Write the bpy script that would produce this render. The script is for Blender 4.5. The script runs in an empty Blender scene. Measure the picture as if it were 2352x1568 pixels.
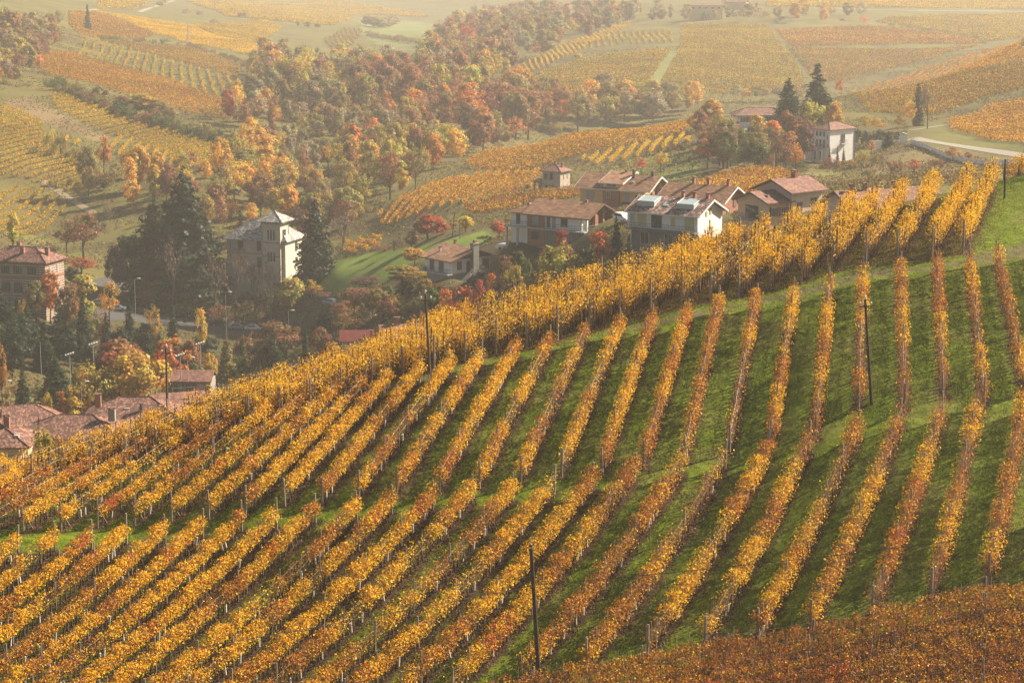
import bpy, math, random
import numpy as np
from mathutils import Vector, Matrix

R = math.radians
rng = np.random.default_rng(11)
random.seed(11)
SC = bpy.context.scene
COL = SC.collection

# ------------------------------------------------------------------ camera
CZ = 110.0                                   # height of the lens above the datum
FOC = 85.0 / 36.0 * 2352.0                   # focal length in units of the working frame (2352 x 1568)
PITCH = math.atan((784 + 230) / FOC)
cam = bpy.data.cameras.new("camera")
cam.lens = 85.0
cam.sensor_width = 36.0
cam.clip_start = 1.0
cam.clip_end = 20000.0
camo = bpy.data.objects.new("camera", cam)
COL.objects.link(camo)
camo.location = (0, 0, CZ)
camo.rotation_euler = (math.pi / 2 - PITCH, 0, 0)
SC.camera = camo

# ------------------------------------------------------------------ light
SUN_EL, SUN_AZ = R(35), R(63)    # azimuth to the right of the view direction (+Y)
world = bpy.data.worlds.new("World")
SC.world = world
world.use_nodes = True
wn = world.node_tree.nodes
bg = wn["Background"]
sky = wn.new("ShaderNodeTexSky")
sky.sky_type = 'NISHITA'
sky.sun_disc = False
sky.sun_elevation = SUN_EL
sky.sun_rotation = SUN_AZ
sky.dust_density = 2.5
sky.altitude = 300
tint = wn.new("ShaderNodeMix"); tint.data_type = 'RGBA'; tint.blend_type = 'MULTIPLY'; tint.inputs[0].default_value = 1.0
tint.inputs[7].default_value = (1.0, .93, .84, 1)      # autumn haze warms the skylight
world.node_tree.links.new(sky.outputs[0], tint.inputs[6])
world.node_tree.links.new(tint.outputs[2], bg.inputs[0])
bg.inputs[1].default_value = 0.05
sun = bpy.data.lights.new("sun", 'SUN')
sun.energy = 5.0
sun.angle = R(0.55)
sun.color = (1.0, 0.87, 0.69)
suno = bpy.data.objects.new("sun", sun)
COL.objects.link(suno)
sd = Vector((math.sin(SUN_AZ) * math.cos(SUN_EL), math.cos(SUN_AZ) * math.cos(SUN_EL), math.sin(SUN_EL)))
suno.rotation_euler = sd.to_track_quat('Z', 'Y').to_euler()
suno.location = (300, 300, 400)

SC.view_settings.view_transform = 'Standard'
SC.view_settings.look = 'None'
SC.view_settings.exposure = 1.34
HAZE_DENSITY = 0.00016
SC.view_settings.gamma = 1.0
cy = SC.cycles
cy.max_bounces = 6
cy.diffuse_bounces = 3
cy.glossy_bounces = 2
cy.transmission_bounces = 4
cy.transparent_max_bounces = 8
cy.volume_bounces = 1
cy.use_denoising = True
cy.denoiser = 'OPENIMAGEDENOISE'
cy.denoising_input_passes = 'RGB_ALBEDO_NORMAL'
cy.caustics_reflective = False
cy.caustics_refractive = False
cy.sample_clamp_indirect = 4.0

# ------------------------------------------------------------------ small helpers
def tag(o, label=None, cat=None, group=None, kind=None):
    if label: o["label"] = label
    if cat: o["category"] = cat
    if group: o["group"] = group
    if kind: o["kind"] = kind
    return o

def empty(name, loc, rz=0.0, label=None, cat=None, group=None):
    o = bpy.data.objects.new(name, None)
    o.empty_display_size = 0.3
    COL.objects.link(o)
    o.location = loc
    o.rotation_euler = (0, 0, rz)
    return tag(o, label, cat, group)

def link(name, me, parent=None, loc=None):
    o = bpy.data.objects.new(name, me)
    COL.objects.link(o)
    if parent is not None: o.parent = parent
    if loc is not None: o.location = loc
    return o

def children_of(o):
    return KIDS.get(o.name, None) or [c for c in o.children]

KIDS = {}

def copy_tree(o, parent=None):
    c = o.copy()
    COL.objects.link(c)
    if parent is not None: c.parent = parent
    for ch in children_of(o): copy_tree(ch, c)
    return c

def np_mesh(name, V, F, mat=None, col=None, smooth=False):
    """V (n,3); F (m,k) with one face size; col (n,3) per vertex"""
    V = np.asarray(V, dtype=np.float32); F = np.asarray(F, dtype=np.int32)
    me = bpy.data.meshes.new(name)
    n, (m, k) = len(V), F.shape
    me.vertices.add(n); me.loops.add(m * k); me.polygons.add(m)
    me.vertices.foreach_set("co", V.ravel())
    me.loops.foreach_set("vertex_index", F.ravel())
    me.polygons.foreach_set("loop_start", np.arange(0, m * k, k, dtype=np.int32))
    if smooth: me.polygons.foreach_set("use_smooth", np.ones(m, dtype=bool))
    if col is not None:
        a = me.color_attributes.new("col", 'FLOAT_COLOR', 'POINT')
        c4 = np.ones((n, 4), dtype=np.float32); c4[:, :3] = col
        a.data.foreach_set("color", c4.ravel())
    if mat: me.materials.append(mat)
    me.update(calc_edges=True)
    return me

class MB:
    """collects polygons and builds ONE mesh"""
    def __init__(s): s.v = []; s.f = []
    def quad(s, a, b, c, d):
        i = len(s.v); s.v += [a, b, c, d]; s.f.append((i, i + 1, i + 2, i + 3)); return s
    def poly(s, pts):
        i = len(s.v); s.v += list(pts); s.f.append(tuple(range(i, i + len(pts)))); return s
    def hexa(s, p):                          # 8 corners: bottom ring 0-3 then top ring 4-7
        i = len(s.v); s.v += [tuple(q) for q in p]
        for f in ((3, 2, 1, 0), (4, 5, 6, 7), (0, 1, 5, 4), (1, 2, 6, 5), (2, 3, 7, 6), (3, 0, 4, 7)):
            s.f.append(tuple(i + k for k in f))
        return s
    def box(s, x0, x1, y0, y1, z0, z1):
        return s.hexa([(x0, y0, z0), (x1, y0, z0), (x1, y1, z0), (x0, y1, z0), (x0, y0, z1), (x1, y0, z1), (x1, y1, z1), (x0, y1, z1)])
    def prism(s, ring, off):                 # extrude polygon ring by vector off, closed
        i = len(s.v); n = len(ring)
        s.v += [tuple(p) for p in ring] + [tuple(np.add(p, off)) for p in ring]
        s.f.append(tuple(range(i + n - 1, i - 1, -1))); s.f.append(tuple(range(i + n, i + 2 * n)))
        for k in range(n):
            j = (k + 1) % n
            s.f.append((i + k, i + j, i + n + j, i + n + k))
        return s
    def tube(s, pts, rad, n=6, cap=True):
        pts = [Vector(p) for p in pts]
        if not hasattr(rad, '__len__'): rad = [rad] * len(pts)
        base = len(s.v)
        for k, p in enumerate(pts):
            t = (pts[min(k + 1, len(pts) - 1)] - pts[max(k - 1, 0)]).normalized()
            u = t.cross(Vector((0.31, 0.95, 0.05)) if abs(t.z) > .6 else Vector((0, 0, 1))).normalized()
            w = t.cross(u)
            for q in range(n):
                a = 2 * math.pi * q / n
                s.v.append(tuple(p + (u * math.cos(a) + w * math.sin(a)) * rad[k]))
        for k in range(len(pts) - 1):
            for q in range(n):
                a = base + k * n + q; b = base + k * n + (q + 1) % n
                s.f.append((a, b, b + n, a + n))
        if cap:
            s.f.append(tuple(base + q for q in range(n - 1, -1, -1)))
            e = base + (len(pts) - 1) * n
            s.f.append(tuple(e + q for q in range(n)))
        return s
    def ball(s, c, r, nu=8, nv=6, sc=(1, 1, 1)):
        b = len(s.v)
        for j in range(nv + 1):
            th = math.pi * j / nv
            for i in range(nu):
                ph = 2 * math.pi * i / nu
                s.v.append((c[0] + r * sc[0] * math.sin(th) * math.cos(ph), c[1] + r * sc[1] * math.sin(th) * math.sin(ph), c[2] + r * sc[2] * math.cos(th)))
        for j in range(nv):
            for i in range(nu):
                a = b + j * nu + i; d = b + j * nu + (i + 1) % nu
                s.f.append((a, a + nu, d + nu, d))
        return s
    def mesh(s, name, mat=None, smooth=False):
        me = bpy.data.meshes.new(name)
        me.from_pydata([tuple(map(float, p)) for p in s.v], [], s.f)
        if mat: me.materials.append(mat)
        if smooth: me.polygons.foreach_set("use_smooth", np.ones(len(me.polygons), dtype=bool))
        me.update()
        return me
    def build(s, name, mat, parent=None, loc=None, smooth=False):
        return link(name, s.mesh(name, mat, smooth), parent, loc)

# ------------------------------------------------------------------ materials
def new_mat(name):
    m = bpy.data.materials.new(name); m.use_nodes = True
    nt = m.node_tree
    return m, nt.nodes, nt.links, nt.nodes["Principled BSDF"]

def mat_noise(name, c1, c2, scale=3.0, rough=0.85, detail=5, bump=0.0, spec=0.3, metallic=0.0, c3=None):
    m, N, L, B = new_mat(name)
    tc = N.new("ShaderNodeTexCoord")
    nz = N.new("ShaderNodeTexNoise"); nz.inputs["Scale"].default_value = scale; nz.inputs["Detail"].default_value = detail
    nz.inputs["Roughness"].default_value = 0.65
    L.new(tc.outputs["Object"], nz.inputs["Vector"])
    r = N.new("ShaderNodeValToRGB")
    r.color_ramp.elements[0].position = .32; r.color_ramp.elements[1].position = .68
    r.color_ramp.elements[0].color = (*c1, 1); r.color_ramp.elements[1].color = (*c2, 1)
    if c3:
        e = r.color_ramp.elements.new(.5); e.color = (*c3, 1)
    L.new(nz.outputs["Fac"], r.inputs[0]); L.new(r.outputs[0], B.inputs["Base Color"])
    B.inputs["Roughness"].default_value = rough; B.inputs["Metallic"].default_value = metallic
    B.inputs["Specular IOR Level"].default_value = spec
    if bump:
        b = N.new("ShaderNodeBump"); b.inputs["Strength"].default_value = bump; b.inputs["Distance"].default_value = .05
        L.new(nz.outputs["Fac"], b.inputs["Height"]); L.new(b.outputs[0], B.inputs["Normal"])
    return m

def mat_leaf(name, trans=0.45, gloss=0.012):
    """leaf: colour attribute times object colour, diffuse + translucent"""
    m, N, L, B = new_mat(name)
    N.remove(B)
    out = [n for n in N if n.type == 'OUTPUT_MATERIAL'][0]
    at = N.new("ShaderNodeAttribute"); at.attribute_name = "col"
    oi = N.new("ShaderNodeObjectInfo")
    mx = N.new("ShaderNodeMix"); mx.data_type = 'RGBA'; mx.blend_type = 'MULTIPLY'; mx.inputs[0].default_value = 1
    L.new(at.outputs["Color"], mx.inputs[6]); L.new(oi.outputs["Color"], mx.inputs[7])
    d = N.new("ShaderNodeBsdfDiffuse"); t = N.new("ShaderNodeBsdfTranslucent"); s = N.new("ShaderNodeMixShader"); s.inputs[0].default_value = trans
    L.new(mx.outputs[2], d.inputs[0]); L.new(mx.outputs[2], t.inputs[0])
    L.new(d.outputs[0], s.inputs[1]); L.new(t.outputs[0], s.inputs[2])
    g = N.new("ShaderNodeBsdfGlossy"); g.inputs["Roughness"].default_value = .45
    s2 = N.new("ShaderNodeMixShader"); s2.inputs[0].default_value = gloss
    L.new(s.outputs[0], s2.inputs[1]); L.new(g.outputs[0], s2.inputs[2])
    L.new(s2.outputs[0], out.inputs[0])
    return m

M_LEAF = mat_leaf("leaf", .38)
M_NEEDLE = mat_leaf("needles", .2)
M_BARK = mat_noise("bark", (.035, .025, .018), (.11, .08, .055), 8, bump=.4)
M_BARKL = mat_noise("bark_pale", (.09, .07, .055), (.2, .16, .12), 8, bump=.4)
M_VINEWOOD = mat_noise("vine_wood", (.035, .022, .014), (.1, .065, .04), 20)
M_POST = mat_noise("post_wood", (.16, .12, .09), (.36, .29, .22), 14)
M_STAKE = mat_noise("stake_wood", (.2, .15, .11), (.42, .34, .26), 10)
M_WIRE = mat_noise("wire", (.45, .4, .34), (.6, .52, .42), 3, rough=.5)
M_TUBE = mat_noise("grow_tube", (.62, .6, .5), (.78, .76, .66), 6)
# ------------------------------------------------------------------ view rays (used to find where things stand on the ground)
SP, CP = math.sin(PITCH), math.cos(PITCH)

def ray(ox, oy):
    dx = (np.asarray(ox, float) - 1176) / FOC; dy = (784 - np.asarray(oy, float)) / FOC
    return dx, CP + dy * SP, -SP + dy * CP

def pt(ox, oy, Y):
    dx, dyy, dz = ray(ox, oy)
    k = Y / dyy
    return np.stack([dx * k, np.broadcast_to(Y, np.shape(k)) * 1.0, CZ + dz * k], -1)

def proj(P):
    P = np.asarray(P, float)
    x, y, z = P[..., 0], P[..., 1], P[..., 2] - CZ
    f = y * CP - z * SP; u = y * SP + z * CP
    return 1176 + FOC * x / f, 784 - FOC * u / f

# ------------------------------------------------------------------ terrain: two smooth surfaces through surveyed points
class TPS:
    def __init__(s, P, v, lam=1e-4):
        s.P = np.asarray(P, float); n = len(s.P)
        K = s.k(s.P, s.P) + lam * np.eye(n)
        Q = np.hstack([np.ones((n, 1)), s.P])
        A = np.zeros((n + 3, n + 3)); A[:n, :n] = K; A[:n, n:] = Q; A[n:, :n] = Q.T
        s.w = np.linalg.solve(A, np.concatenate([v, np.zeros(3)]))
    def k(s, A, B):
        d2 = ((A[:, None, :] - B[None]) ** 2).sum(-1)
        return 0.5 * d2 * np.log(d2 + 1e-12)
    def __call__(s, P):
        P = np.asarray(P, float); out = np.empty(len(P))
        for i in range(0, len(P), 40000):
            q = P[i:i + 40000]
            out[i:i + 40000] = s.k(q, s.P) @ s.w[:-3] + s.w[-3] + q @ s.w[-2:]
        return out

def ab(X, Y): return np.stack([X / Y * 5.0, np.log(Y / 100.0) * 1.5], -1)

def FY(Y): return Y if Y < 950 else 950 + (Y - 950) * 2.0      # the far hills stand deeper than a first guess put them

def fit(seen, hidden):
    P = [pt(ox, oy, FY(Y)) for ox, oy, Y in seen]
    P += [np.array([(ox - 1176) / FOC * Y, Y, CZ + z]) for ox, Y, z in hidden]
    P = np.array(P)
    return TPS(ab(P[:, 0], P[:, 1]), (P[:, 2] - CZ) / P[:, 1])

# near hill with the big vineyard: (frame x, frame y, distance)
FORE = fit([(-500, 1640, 146), (0, 1568, 150), (600, 1568, 150), (1200, 1568, 149), (1800, 1568, 143), (2352, 1568, 138), (2800, 1530, 136),
            (2352, 1330, 149), (1900, 1430, 149), (1500, 1495, 150),
            (0, 1400, 161), (600, 1370, 162), (1200, 1330, 162), (1800, 1230, 163), (2352, 1110, 165),
            (-500, 1270, 170), (0, 1225, 172), (600, 1160, 174), (1200, 1090, 176), (1700, 1030, 178), (2250, 920, 180), (2352, 900, 181), (2800, 800, 184),
            (0, 1130, 181), (600, 985, 190), (1000, 860, 196), (1300, 800, 199), (1600, 730, 202), (1900, 665, 205), (2200, 605, 209), (2352, 585, 212), (2700, 510, 216),
            (0, 1110, 188), (100, 1078, 190), (250, 1030, 193), (500, 937, 199), (800, 842, 206), (1000, 780, 210), (1200, 715, 214), (1400, 661, 219), (1578, 606, 223), (1700, 573, 226), (1900, 520, 231), (2100, 467, 236), (2280, 430, 242), (2352, 402, 245), (2800, 300, 258)],
           [(-800, 100, -58), (1176, 100, -54), (3100, 100, -48), (-2500, 40, -48), (1176, 40, -44), (4800, 40, -40)])
CREST = np.array([(-600, 1265, 178), (0, 1110, 188), (100, 1078, 190), (250, 1030, 193), (500, 937, 199), (800, 842, 206), (1000, 780, 210), (1200, 715, 214), (1400, 661, 219), (1578, 606, 223), (1700, 573, 226), (1900, 520, 231), (2100, 467, 236), (2280, 430, 242), (2800, 300, 258), (3400, 150, 270)], float)
_cp = np.array([pt(*c) for c in CREST]); CREST_A = _cp[:, 0] / _cp[:, 1]; CREST_Y = _cp[:, 1]

# the valley, the village shoulder and the far hills
BACK = fit([
    (430, 905, 470), (560, 750, 590), (300, 720, 585), (150, 800, 530), (700, 745, 575), (330, 790, 540),
    (600, 625, 625), (760, 640, 585), (880, 580, 590), (800, 612, 590), (960, 545, 585), (1040, 640, 459), (1100, 645, 462), (1100, 560, 520), (1270, 556, 448), (1165, 558, 450), (1440, 553, 410), (1350, 556, 425), (1560, 550, 405), (1770, 505, 402), (1950, 450, 400),
    (1420, 480, 490), (1270, 437, 640), (1000, 470, 640), (860, 530, 650), (780, 570, 640), (1180, 400, 710), (1090, 380, 760), (1330, 312, 810), (1580, 290, 830), (1500, 360, 700), (1600, 400, 620),
    (1750, 408, 560), (1750, 440, 520), (1900, 420, 570), (1940, 368, 650), (1720, 292, 720), (2100, 322, 645), (2352, 362, 570), (2200, 370, 590), (2050, 400, 580),
    (2250, 300, 690), (2120, 290, 720), (2352, 255, 730), (2200, 180, 860), (2352, 97, 980), (1950, 217, 900), (2050, 230, 820),
    (60, 690, 555), (100, 540, 700), (220, 470, 730), (60, 380, 770), (60, 250, 870), (300, 480, 720), (150, 600, 640),
    (140, 215, 930), (350, 330, 830), (530, 400, 765), (250, 330, 830), (420, 290, 890), (560, 275, 930), (120, 120, 1080), (250, 95, 1170), (400, 180, 1050), (560, 210, 1030),
    (420, 75, 1280), (600, 110, 1220), (300, 5, 1650), (100, 60, 1150), (600, 30, 1600), (800, 60, 1500), (780, 100, 1350), (950, 65, 1600), (850, 0, 2000), (400, -10, 1900),
    (600, 440, 770), (800, 440, 730), (900, 330, 880), (1000, 300, 900), (700, 300, 930), (800, 200, 1060), (650, 170, 1120), (900, 130, 1220), (1000, 200, 1060), (1050, 90, 1300), (1250, 60, 1400), (1150, 130, 1180),
    (1100, 250, 985), (1300, 235, 1010), (1500, 225, 1030), (1800, 215, 1050), (1200, 180, 1080), (1450, 60, 1330), (1540, 105, 1180), (1800, 80, 1250), (2100, 100, 1220), (2300, 70, 1320), (1850, 20, 1400), (2200, 22, 1450),
    (1500, 10, 1500), (1700, -8, 1750), (2300, -8, 1800)],
    [(-100, 300, -80), (0, 345, -83), (180, 355, -85), (300, 390, -89), (100, 425, -96), (600, 300, -86), (1176, 300, -80), (1800, 300, -62), (2352, 300, -52), (2900, 320, -48), (-100, 220, -97), (1176, 220, -84), (2352, 220, -66), (3000, 180, -66),
     (1285, 402, -69), (1057, 412, -77), (1190, 405, -73), (1150, 425, -72), (1390, 388, -64), (1480, 378, -61), (-700, 450, -96), (-700, 700, -84), (-700, 1100, -60), (-900, 1900, -50), (3100, 420, -50), (3200, 800, -55), (3200, 1300, -58), (3300, 2000, -60),
     (1250, 900, -97), (1500, 920, -97), (2200, 1070, -80), (2000, 1000, -84), (800, 90, -90), (1176, 90, -88), (2352, 90, -86),
     (-700, 3500, -95), (1176, 3500, -95), (3100, 3500, -95), (-700, 7000, -130), (1176, 7000, -130), (3100, 7000, -130)])

def raw_height(X, Y):
    X = np.asarray(X, float); Y = np.asarray(Y, float)
    P = ab(X, Y); a = X / Y
    yc = np.interp(a, CREST_A, CREST_Y)
    Yf = np.minimum(Y, yc)
    t = np.maximum(Y - yc, 0)
    zf = np.where(True, CZ + FORE(ab(a * Yf, Yf)) * Yf, 0)
    # past the crest the slope keeps its line for a little and then falls away
    zf = zf - 0.62 * (np.sqrt(np.maximum(t - 1.5, 0) ** 2 + 36) - 6)
    zb = CZ + BACK(P) * Y
    zb = np.where(Y < 205, np.minimum(zb, zf - 6), zb)
    k = 2.0
    z = np.where(np.abs(zf - zb) < 12, (zf + zb + np.sqrt((zf - zb) ** 2 + k * k)) / 2, np.maximum(zf, zb))
    return z

def vnoise(x, y, s, seed=0):
    x = x / s; y = y / s
    xi = np.floor(x).astype(np.int64); yi = np.floor(y).astype(np.int64)
    fx = x - xi; fy = y - yi; fx = fx * fx * (3 - 2 * fx); fy = fy * fy * (3 - 2 * fy)
    def h(a, b):
        n = (a * 374761393 + b * 668265263 + seed * 974634777) & 0xffffffff
        n = ((n ^ (n >> 13)) * 1274126177) & 0xffffffff
        return ((n ^ (n >> 16)) & 0xffff) / 65535.0
    return (h(xi, yi) * (1 - fx) + h(xi + 1, yi) * fx) * (1 - fy) + (h(xi, yi + 1) * (1 - fx) + h(xi + 1, yi + 1) * fx) * fy

GA = np.concatenate([np.linspace(-.62, -.25, 60)[:-1], np.linspace(-.25, .25, 420), np.linspace(.25, .62, 60)[1:]])
GY = np.concatenate([np.linspace(30, 128, 40)[:-1], np.linspace(128, 262, 380)[:-1], np.geomspace(262, 3300, 350)[:-1], np.geomspace(3300, 7000, 30)])
_A, _Y = np.meshgrid(GA, GY)
_X = _A * _Y
GZ = raw_height(_X.ravel(), _Y.ravel()).reshape(_X.shape)
GZ += (vnoise(_X, _Y, .9, 9) - .5) * .13 * (_Y < 265) + (vnoise(_X, _Y, 9.0, 1) - .5) * .22 + (vnoise(_X, _Y, 2.2, 2) - .5) * .10 + (vnoise(_X, _Y, 40.0, 3) - .5) * np.clip((_Y - 300) / 300, 0, 1) * 1.6

def gz(X, Y):
    """ground height at plan position"""
    X = np.asarray(X, float); Y = np.asarray(Y, float)
    a = X / Y
    i = np.clip(np.searchsorted(GA, a) - 1, 0, len(GA) - 2); j = np.clip(np.searchsorted(GY, Y) - 1, 0, len(GY) - 2)
    u = (a - GA[i]) / (GA[i + 1] - GA[i]); v = (Y - GY[j]) / (GY[j + 1] - GY[j])
    return (GZ[j, i] * (1 - u) + GZ[j, i + 1] * u) * (1 - v) + (GZ[j + 1, i] * (1 - u) + GZ[j + 1, i + 1] * u) * v

_MY = np.concatenate([np.linspace(110, 270, 900), np.geomspace(270.2, 6000, 1700)])

def ground(ox, oy, ymin=100, ymax=6000):
    """first point of the ground met by the view ray through a frame position"""
    Ys = _MY[(_MY >= ymin) & (_MY <= ymax)]
    P = pt(ox, oy, Ys)
    d = P[:, 2] - gz(P[:, 0], P[:, 1])
    k = np.argmax(d < 0)
    if d[k] >= 0: k = len(Ys) - 1
    if k == 0: q = P[0]
    else:
        t = d[k - 1] / (d[k - 1] - d[k]); q = P[k - 1] * (1 - t) + P[k] * t
    return np.array([q[0], q[1], float(gz(q[0], q[1]))])

def inpoly(x, y, poly):
    x = np.asarray(x); y = np.asarray(y); c = np.zeros(x.shape, bool)
    n = len(poly); j = n - 1
    for i in range(n):
        xi, yi = poly[i]; xj, yj = poly[j]
        if yi != yj:
            c ^= ((yi > y) != (yj > y)) & (x < (xj - xi) * (y - yi) / (yj - yi) + xi)
        j = i
    return c
# ------------------------------------------------------------------ the near vineyard: where its rows run
def L(tab):
    t = np.array(sorted(tab), float)
    return lambda x: np.interp(x, t[:, 0], t[:, 1])

def resample(P, step):
    P = np.asarray(P, float)
    s = np.concatenate([[0], np.cumsum(np.linalg.norm(np.diff(P[:, :2], axis=0), axis=1))])
    n = max(2, int(s[-1] / step) + 1)
    q = np.linspace(0, s[-1], n)
    X = np.interp(q, s, P[:, 0]); Y = np.interp(q, s, P[:, 1])
    return np.stack([X, Y, gz(X, Y)], -1)

def line_on_hill(pix, step=.3):
    if len(pix) < 3: return None
    P = [ground(x, y, 100, 262) for x, y in pix]
    keep = [P[0]]
    for p in P[1:]:
        d = np.linalg.norm(p[:2] - keep[-1][:2])
        if .15 < d < 9: keep.append(p)
    if len(keep) < 3: return None
    return resample(keep, step)

ROWS = []        # dicts: block, P (n,3), mean frame position

def add_row(block, pix, ix):
    P = line_on_hill(pix)
    if P is not None and len(P) > 12: ROWS.append(dict(block=block, P=P, ix=ix))

# lower block: rows fall from the middle terrace towards the camera
LOW_TOP = [(2450, 850), (2350, 885), (2245, 880), (2160, 905), (2065, 920), (1965, 945), (1855, 975), (1760, 995), (1660, 1015), (1560, 1030), (1450, 1045), (1355, 1065), (1265, 1075), (1170, 1090),
           (1075, 1095), (985, 1110), (890, 1120), (810, 1135), (715, 1140), (625, 1155), (545, 1160), (455, 1175), (370, 1185), (280, 1190), (200, 1200), (115, 1205), (30, 1215), (-55, 1222)]
LOW_S = L([(2450, -.17), (2350, -.2), (2245, -.23), (2160, -.33), (2065, -.41), (1965, -.46), (1855, -.5), (1760, -.57), (1450, -.78), (1270, -.88), (984, -.98), (455, -1.15), (0, -1.28)])
EDGE = L([(2600, 1300), (2352, 1335), (2250, 1350), (2100, 1398), (1900, 1450), (1700, 1480), (1500, 1515), (1300, 1555), (1100, 1600), (800, 1640), (-900, 1640)])
for k, (x0, y0) in enumerate(LOW_TOP):
    y0g = y0 + 60; s = LOW_S(x0); x0g = x0 - .15 * s * 60
    pix = []
    for t in np.arange(0, 640, 5.0):
        x = x0g + .85 * s * t + .15 * s * t * t / 330; y = y0g + t
        if y > EDGE(x): break
        pix.append((x, y))
    add_row('lower', pix, k)

# middle block: rows rise from the terrace to the track
MID_BOT = [(2440, 880), (2352, 905), (2260, 935), (2166, 915), (2077, 950), (1973, 940), (1873, 1010), (1772, 1028), (1676, 1040), (1574, 1062), (1480, 1078), (1384, 1090), (1290, 1098), (1197, 1112), (1102, 1122), (1010, 1130), (912, 1142),
           (825, 1148), (740, 1158), (655, 1162), (565, 1186), (480, 1192), (395, 1198), (310, 1206), (225, 1212), (140, 1218), (55, 1224), (-30, 1231), (-115, 1238), (-200, 1244), (-285, 1250)]
MID_S = L([(2440, .27), (2352, .21), (2260, .11), (2165, .05), (2075, .03), (1972, -.03), (1872, -.1), (1770, -.16), (1680, -.18), (1570, -.23), (1475, -.3), (1383, -.35), (1288, -.41), (1195, -.46), (1100, -.52), (1010, -.58), (912, -.65), (825, -.73),
           (740, -.8), (655, -.88), (565, -.97), (300, -1.3), (0, -1.65), (-300, -2.0)])
TRACK = L([(2600, 540), (2352, 598), (2295, 605), (2222, 612), (2152, 625), (2065, 632), (1983, 650), (1910, 670), (1828, 690), (1745, 705), (1660, 714), (1590, 738), (1510, 755), (1440, 765), (1360, 783), (1280, 803), (1215, 818), (1145, 828),
           (1075, 850), (1000, 868), (930, 880), (860, 896), (600, 958), (300, 1040), (0, 1114), (-300, 1185)])
for k, (x0, y0) in enumerate(MID_BOT):
    s = MID_S(x0); pix = []
    for t in np.arange(0, 420, 4.0):
        x = x0 - s * t; y = y0 - t
        if y < TRACK(x): break
        pix.append((x, y))
    add_row('middle', pix, k)

# upper block: short rows from the track over the crest
UP_BOT = L([(2400, 535), (2280, 560), (2212, 582), (2141, 598), (2060, 602), (1989, 608), (1910, 624), (1841, 650), (1770, 665), (1697, 685), (1631, 692), (1565, 705), (1490, 724), (1400, 750), (1300, 778), (1200, 800), (1000, 850), (860, 892), (600, 972), (300, 1055), (0, 1128), (-400, 1220)])
UP_S = L([(2212, -.49), (2141, -.6), (2062, -.63), (1989, -.7), (1910, -.82), (1841, -.88), (1500, -1.15), (1000, -1.6), (500, -2.0), (0, -2.4)])
CR = L([(a, b) for a, b, _ in CREST])
ups = [2212, 2141, 2062, 1989, 1910, 1841, 1770, 1697, 1631, 1565] + [1565 - 71 * i for i in range(1, 28)]
for k, x0 in enumerate(ups):
    s = UP_S(x0); y0 = UP_BOT(x0); pix = []
    for t in np.arange(0, 300, 2.0):
        x = x0 - s * t * (1 - .0004 * t); y = y0 - t
        if y < CR(x) + 3: break
        pix.append((x, y))
    add_row('upper', pix, k)
add_row('crest', [(x, 404 - (x - 2304) * .05) for x in np.arange(2306, 2460, 6.0)], 0)

# foot block: rows run across the slope at the bottom of the hill
FOOT = L([(2600, 1385), (2352, 1400), (2250, 1408), (2100, 1446), (1900, 1494), (1700, 1524), (1500, 1558), (1300, 1600), (1100, 1640), (900, 1680)])
for k in range(8):
    pix = []
    for x in np.arange(2520, 900, -10.0):
        y = FOOT(x) + 37 * k
        if y > 1690: break
        pix.append((x, y))
    if len(pix) > 3: add_row('foot', pix, k)
ROW_PTS = np.concatenate([r['P'] for r in ROWS])
print("rows", len(ROWS), "metres", sum(len(r['P']) * .3 for r in ROWS))
# ------------------------------------------------------------------ the ground sheet
def near_rows_mask(X, Y, r):
    """distance weight to the nearest vine row, via a plan raster"""
    cell = .25
    x0, y0 = ROW_PTS[:, 0].min() - 3, ROW_PTS[:, 1].min() - 3
    nx = int((ROW_PTS[:, 0].max() + 3 - x0) / cell) + 1; ny = int((ROW_PTS[:, 1].max() + 3 - y0) / cell) + 1
    g = np.zeros((ny, nx), np.float32)
    i = ((ROW_PTS[:, 0] - x0) / cell).astype(int); j = ((ROW_PTS[:, 1] - y0) / cell).astype(int)
    m = int(r / cell) + 1
    for dj in range(-m, m + 1):
        for di in range(-m, m + 1):
            w = 1 - np.hypot(di, dj) * cell / r
            if w > 0: np.maximum.at(g, (np.clip(j + dj, 0, ny - 1), np.clip(i + di, 0, nx - 1)), w)
    a = ((X - x0) / cell).astype(int); b = ((Y - y0) / cell).astype(int)
    ok = (a >= 0) & (a < nx) & (b >= 0) & (b < ny)
    return np.where(ok, g[np.clip(b, 0, ny - 1), np.clip(a, 0, nx - 1)], 0)

GRASS = np.array([.105, .14, .006]); GRASS_DRY = np.array([.17, .15, .045]); SOIL = np.array([.13, .075, .045]); OLIVE = np.array([.115, .092, .034]); SCRUB = np.array([.16, .12, .055]); LAWN = np.array([.15, .21, .028]); LITTER = np.array([.055, .029, .015])

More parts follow.
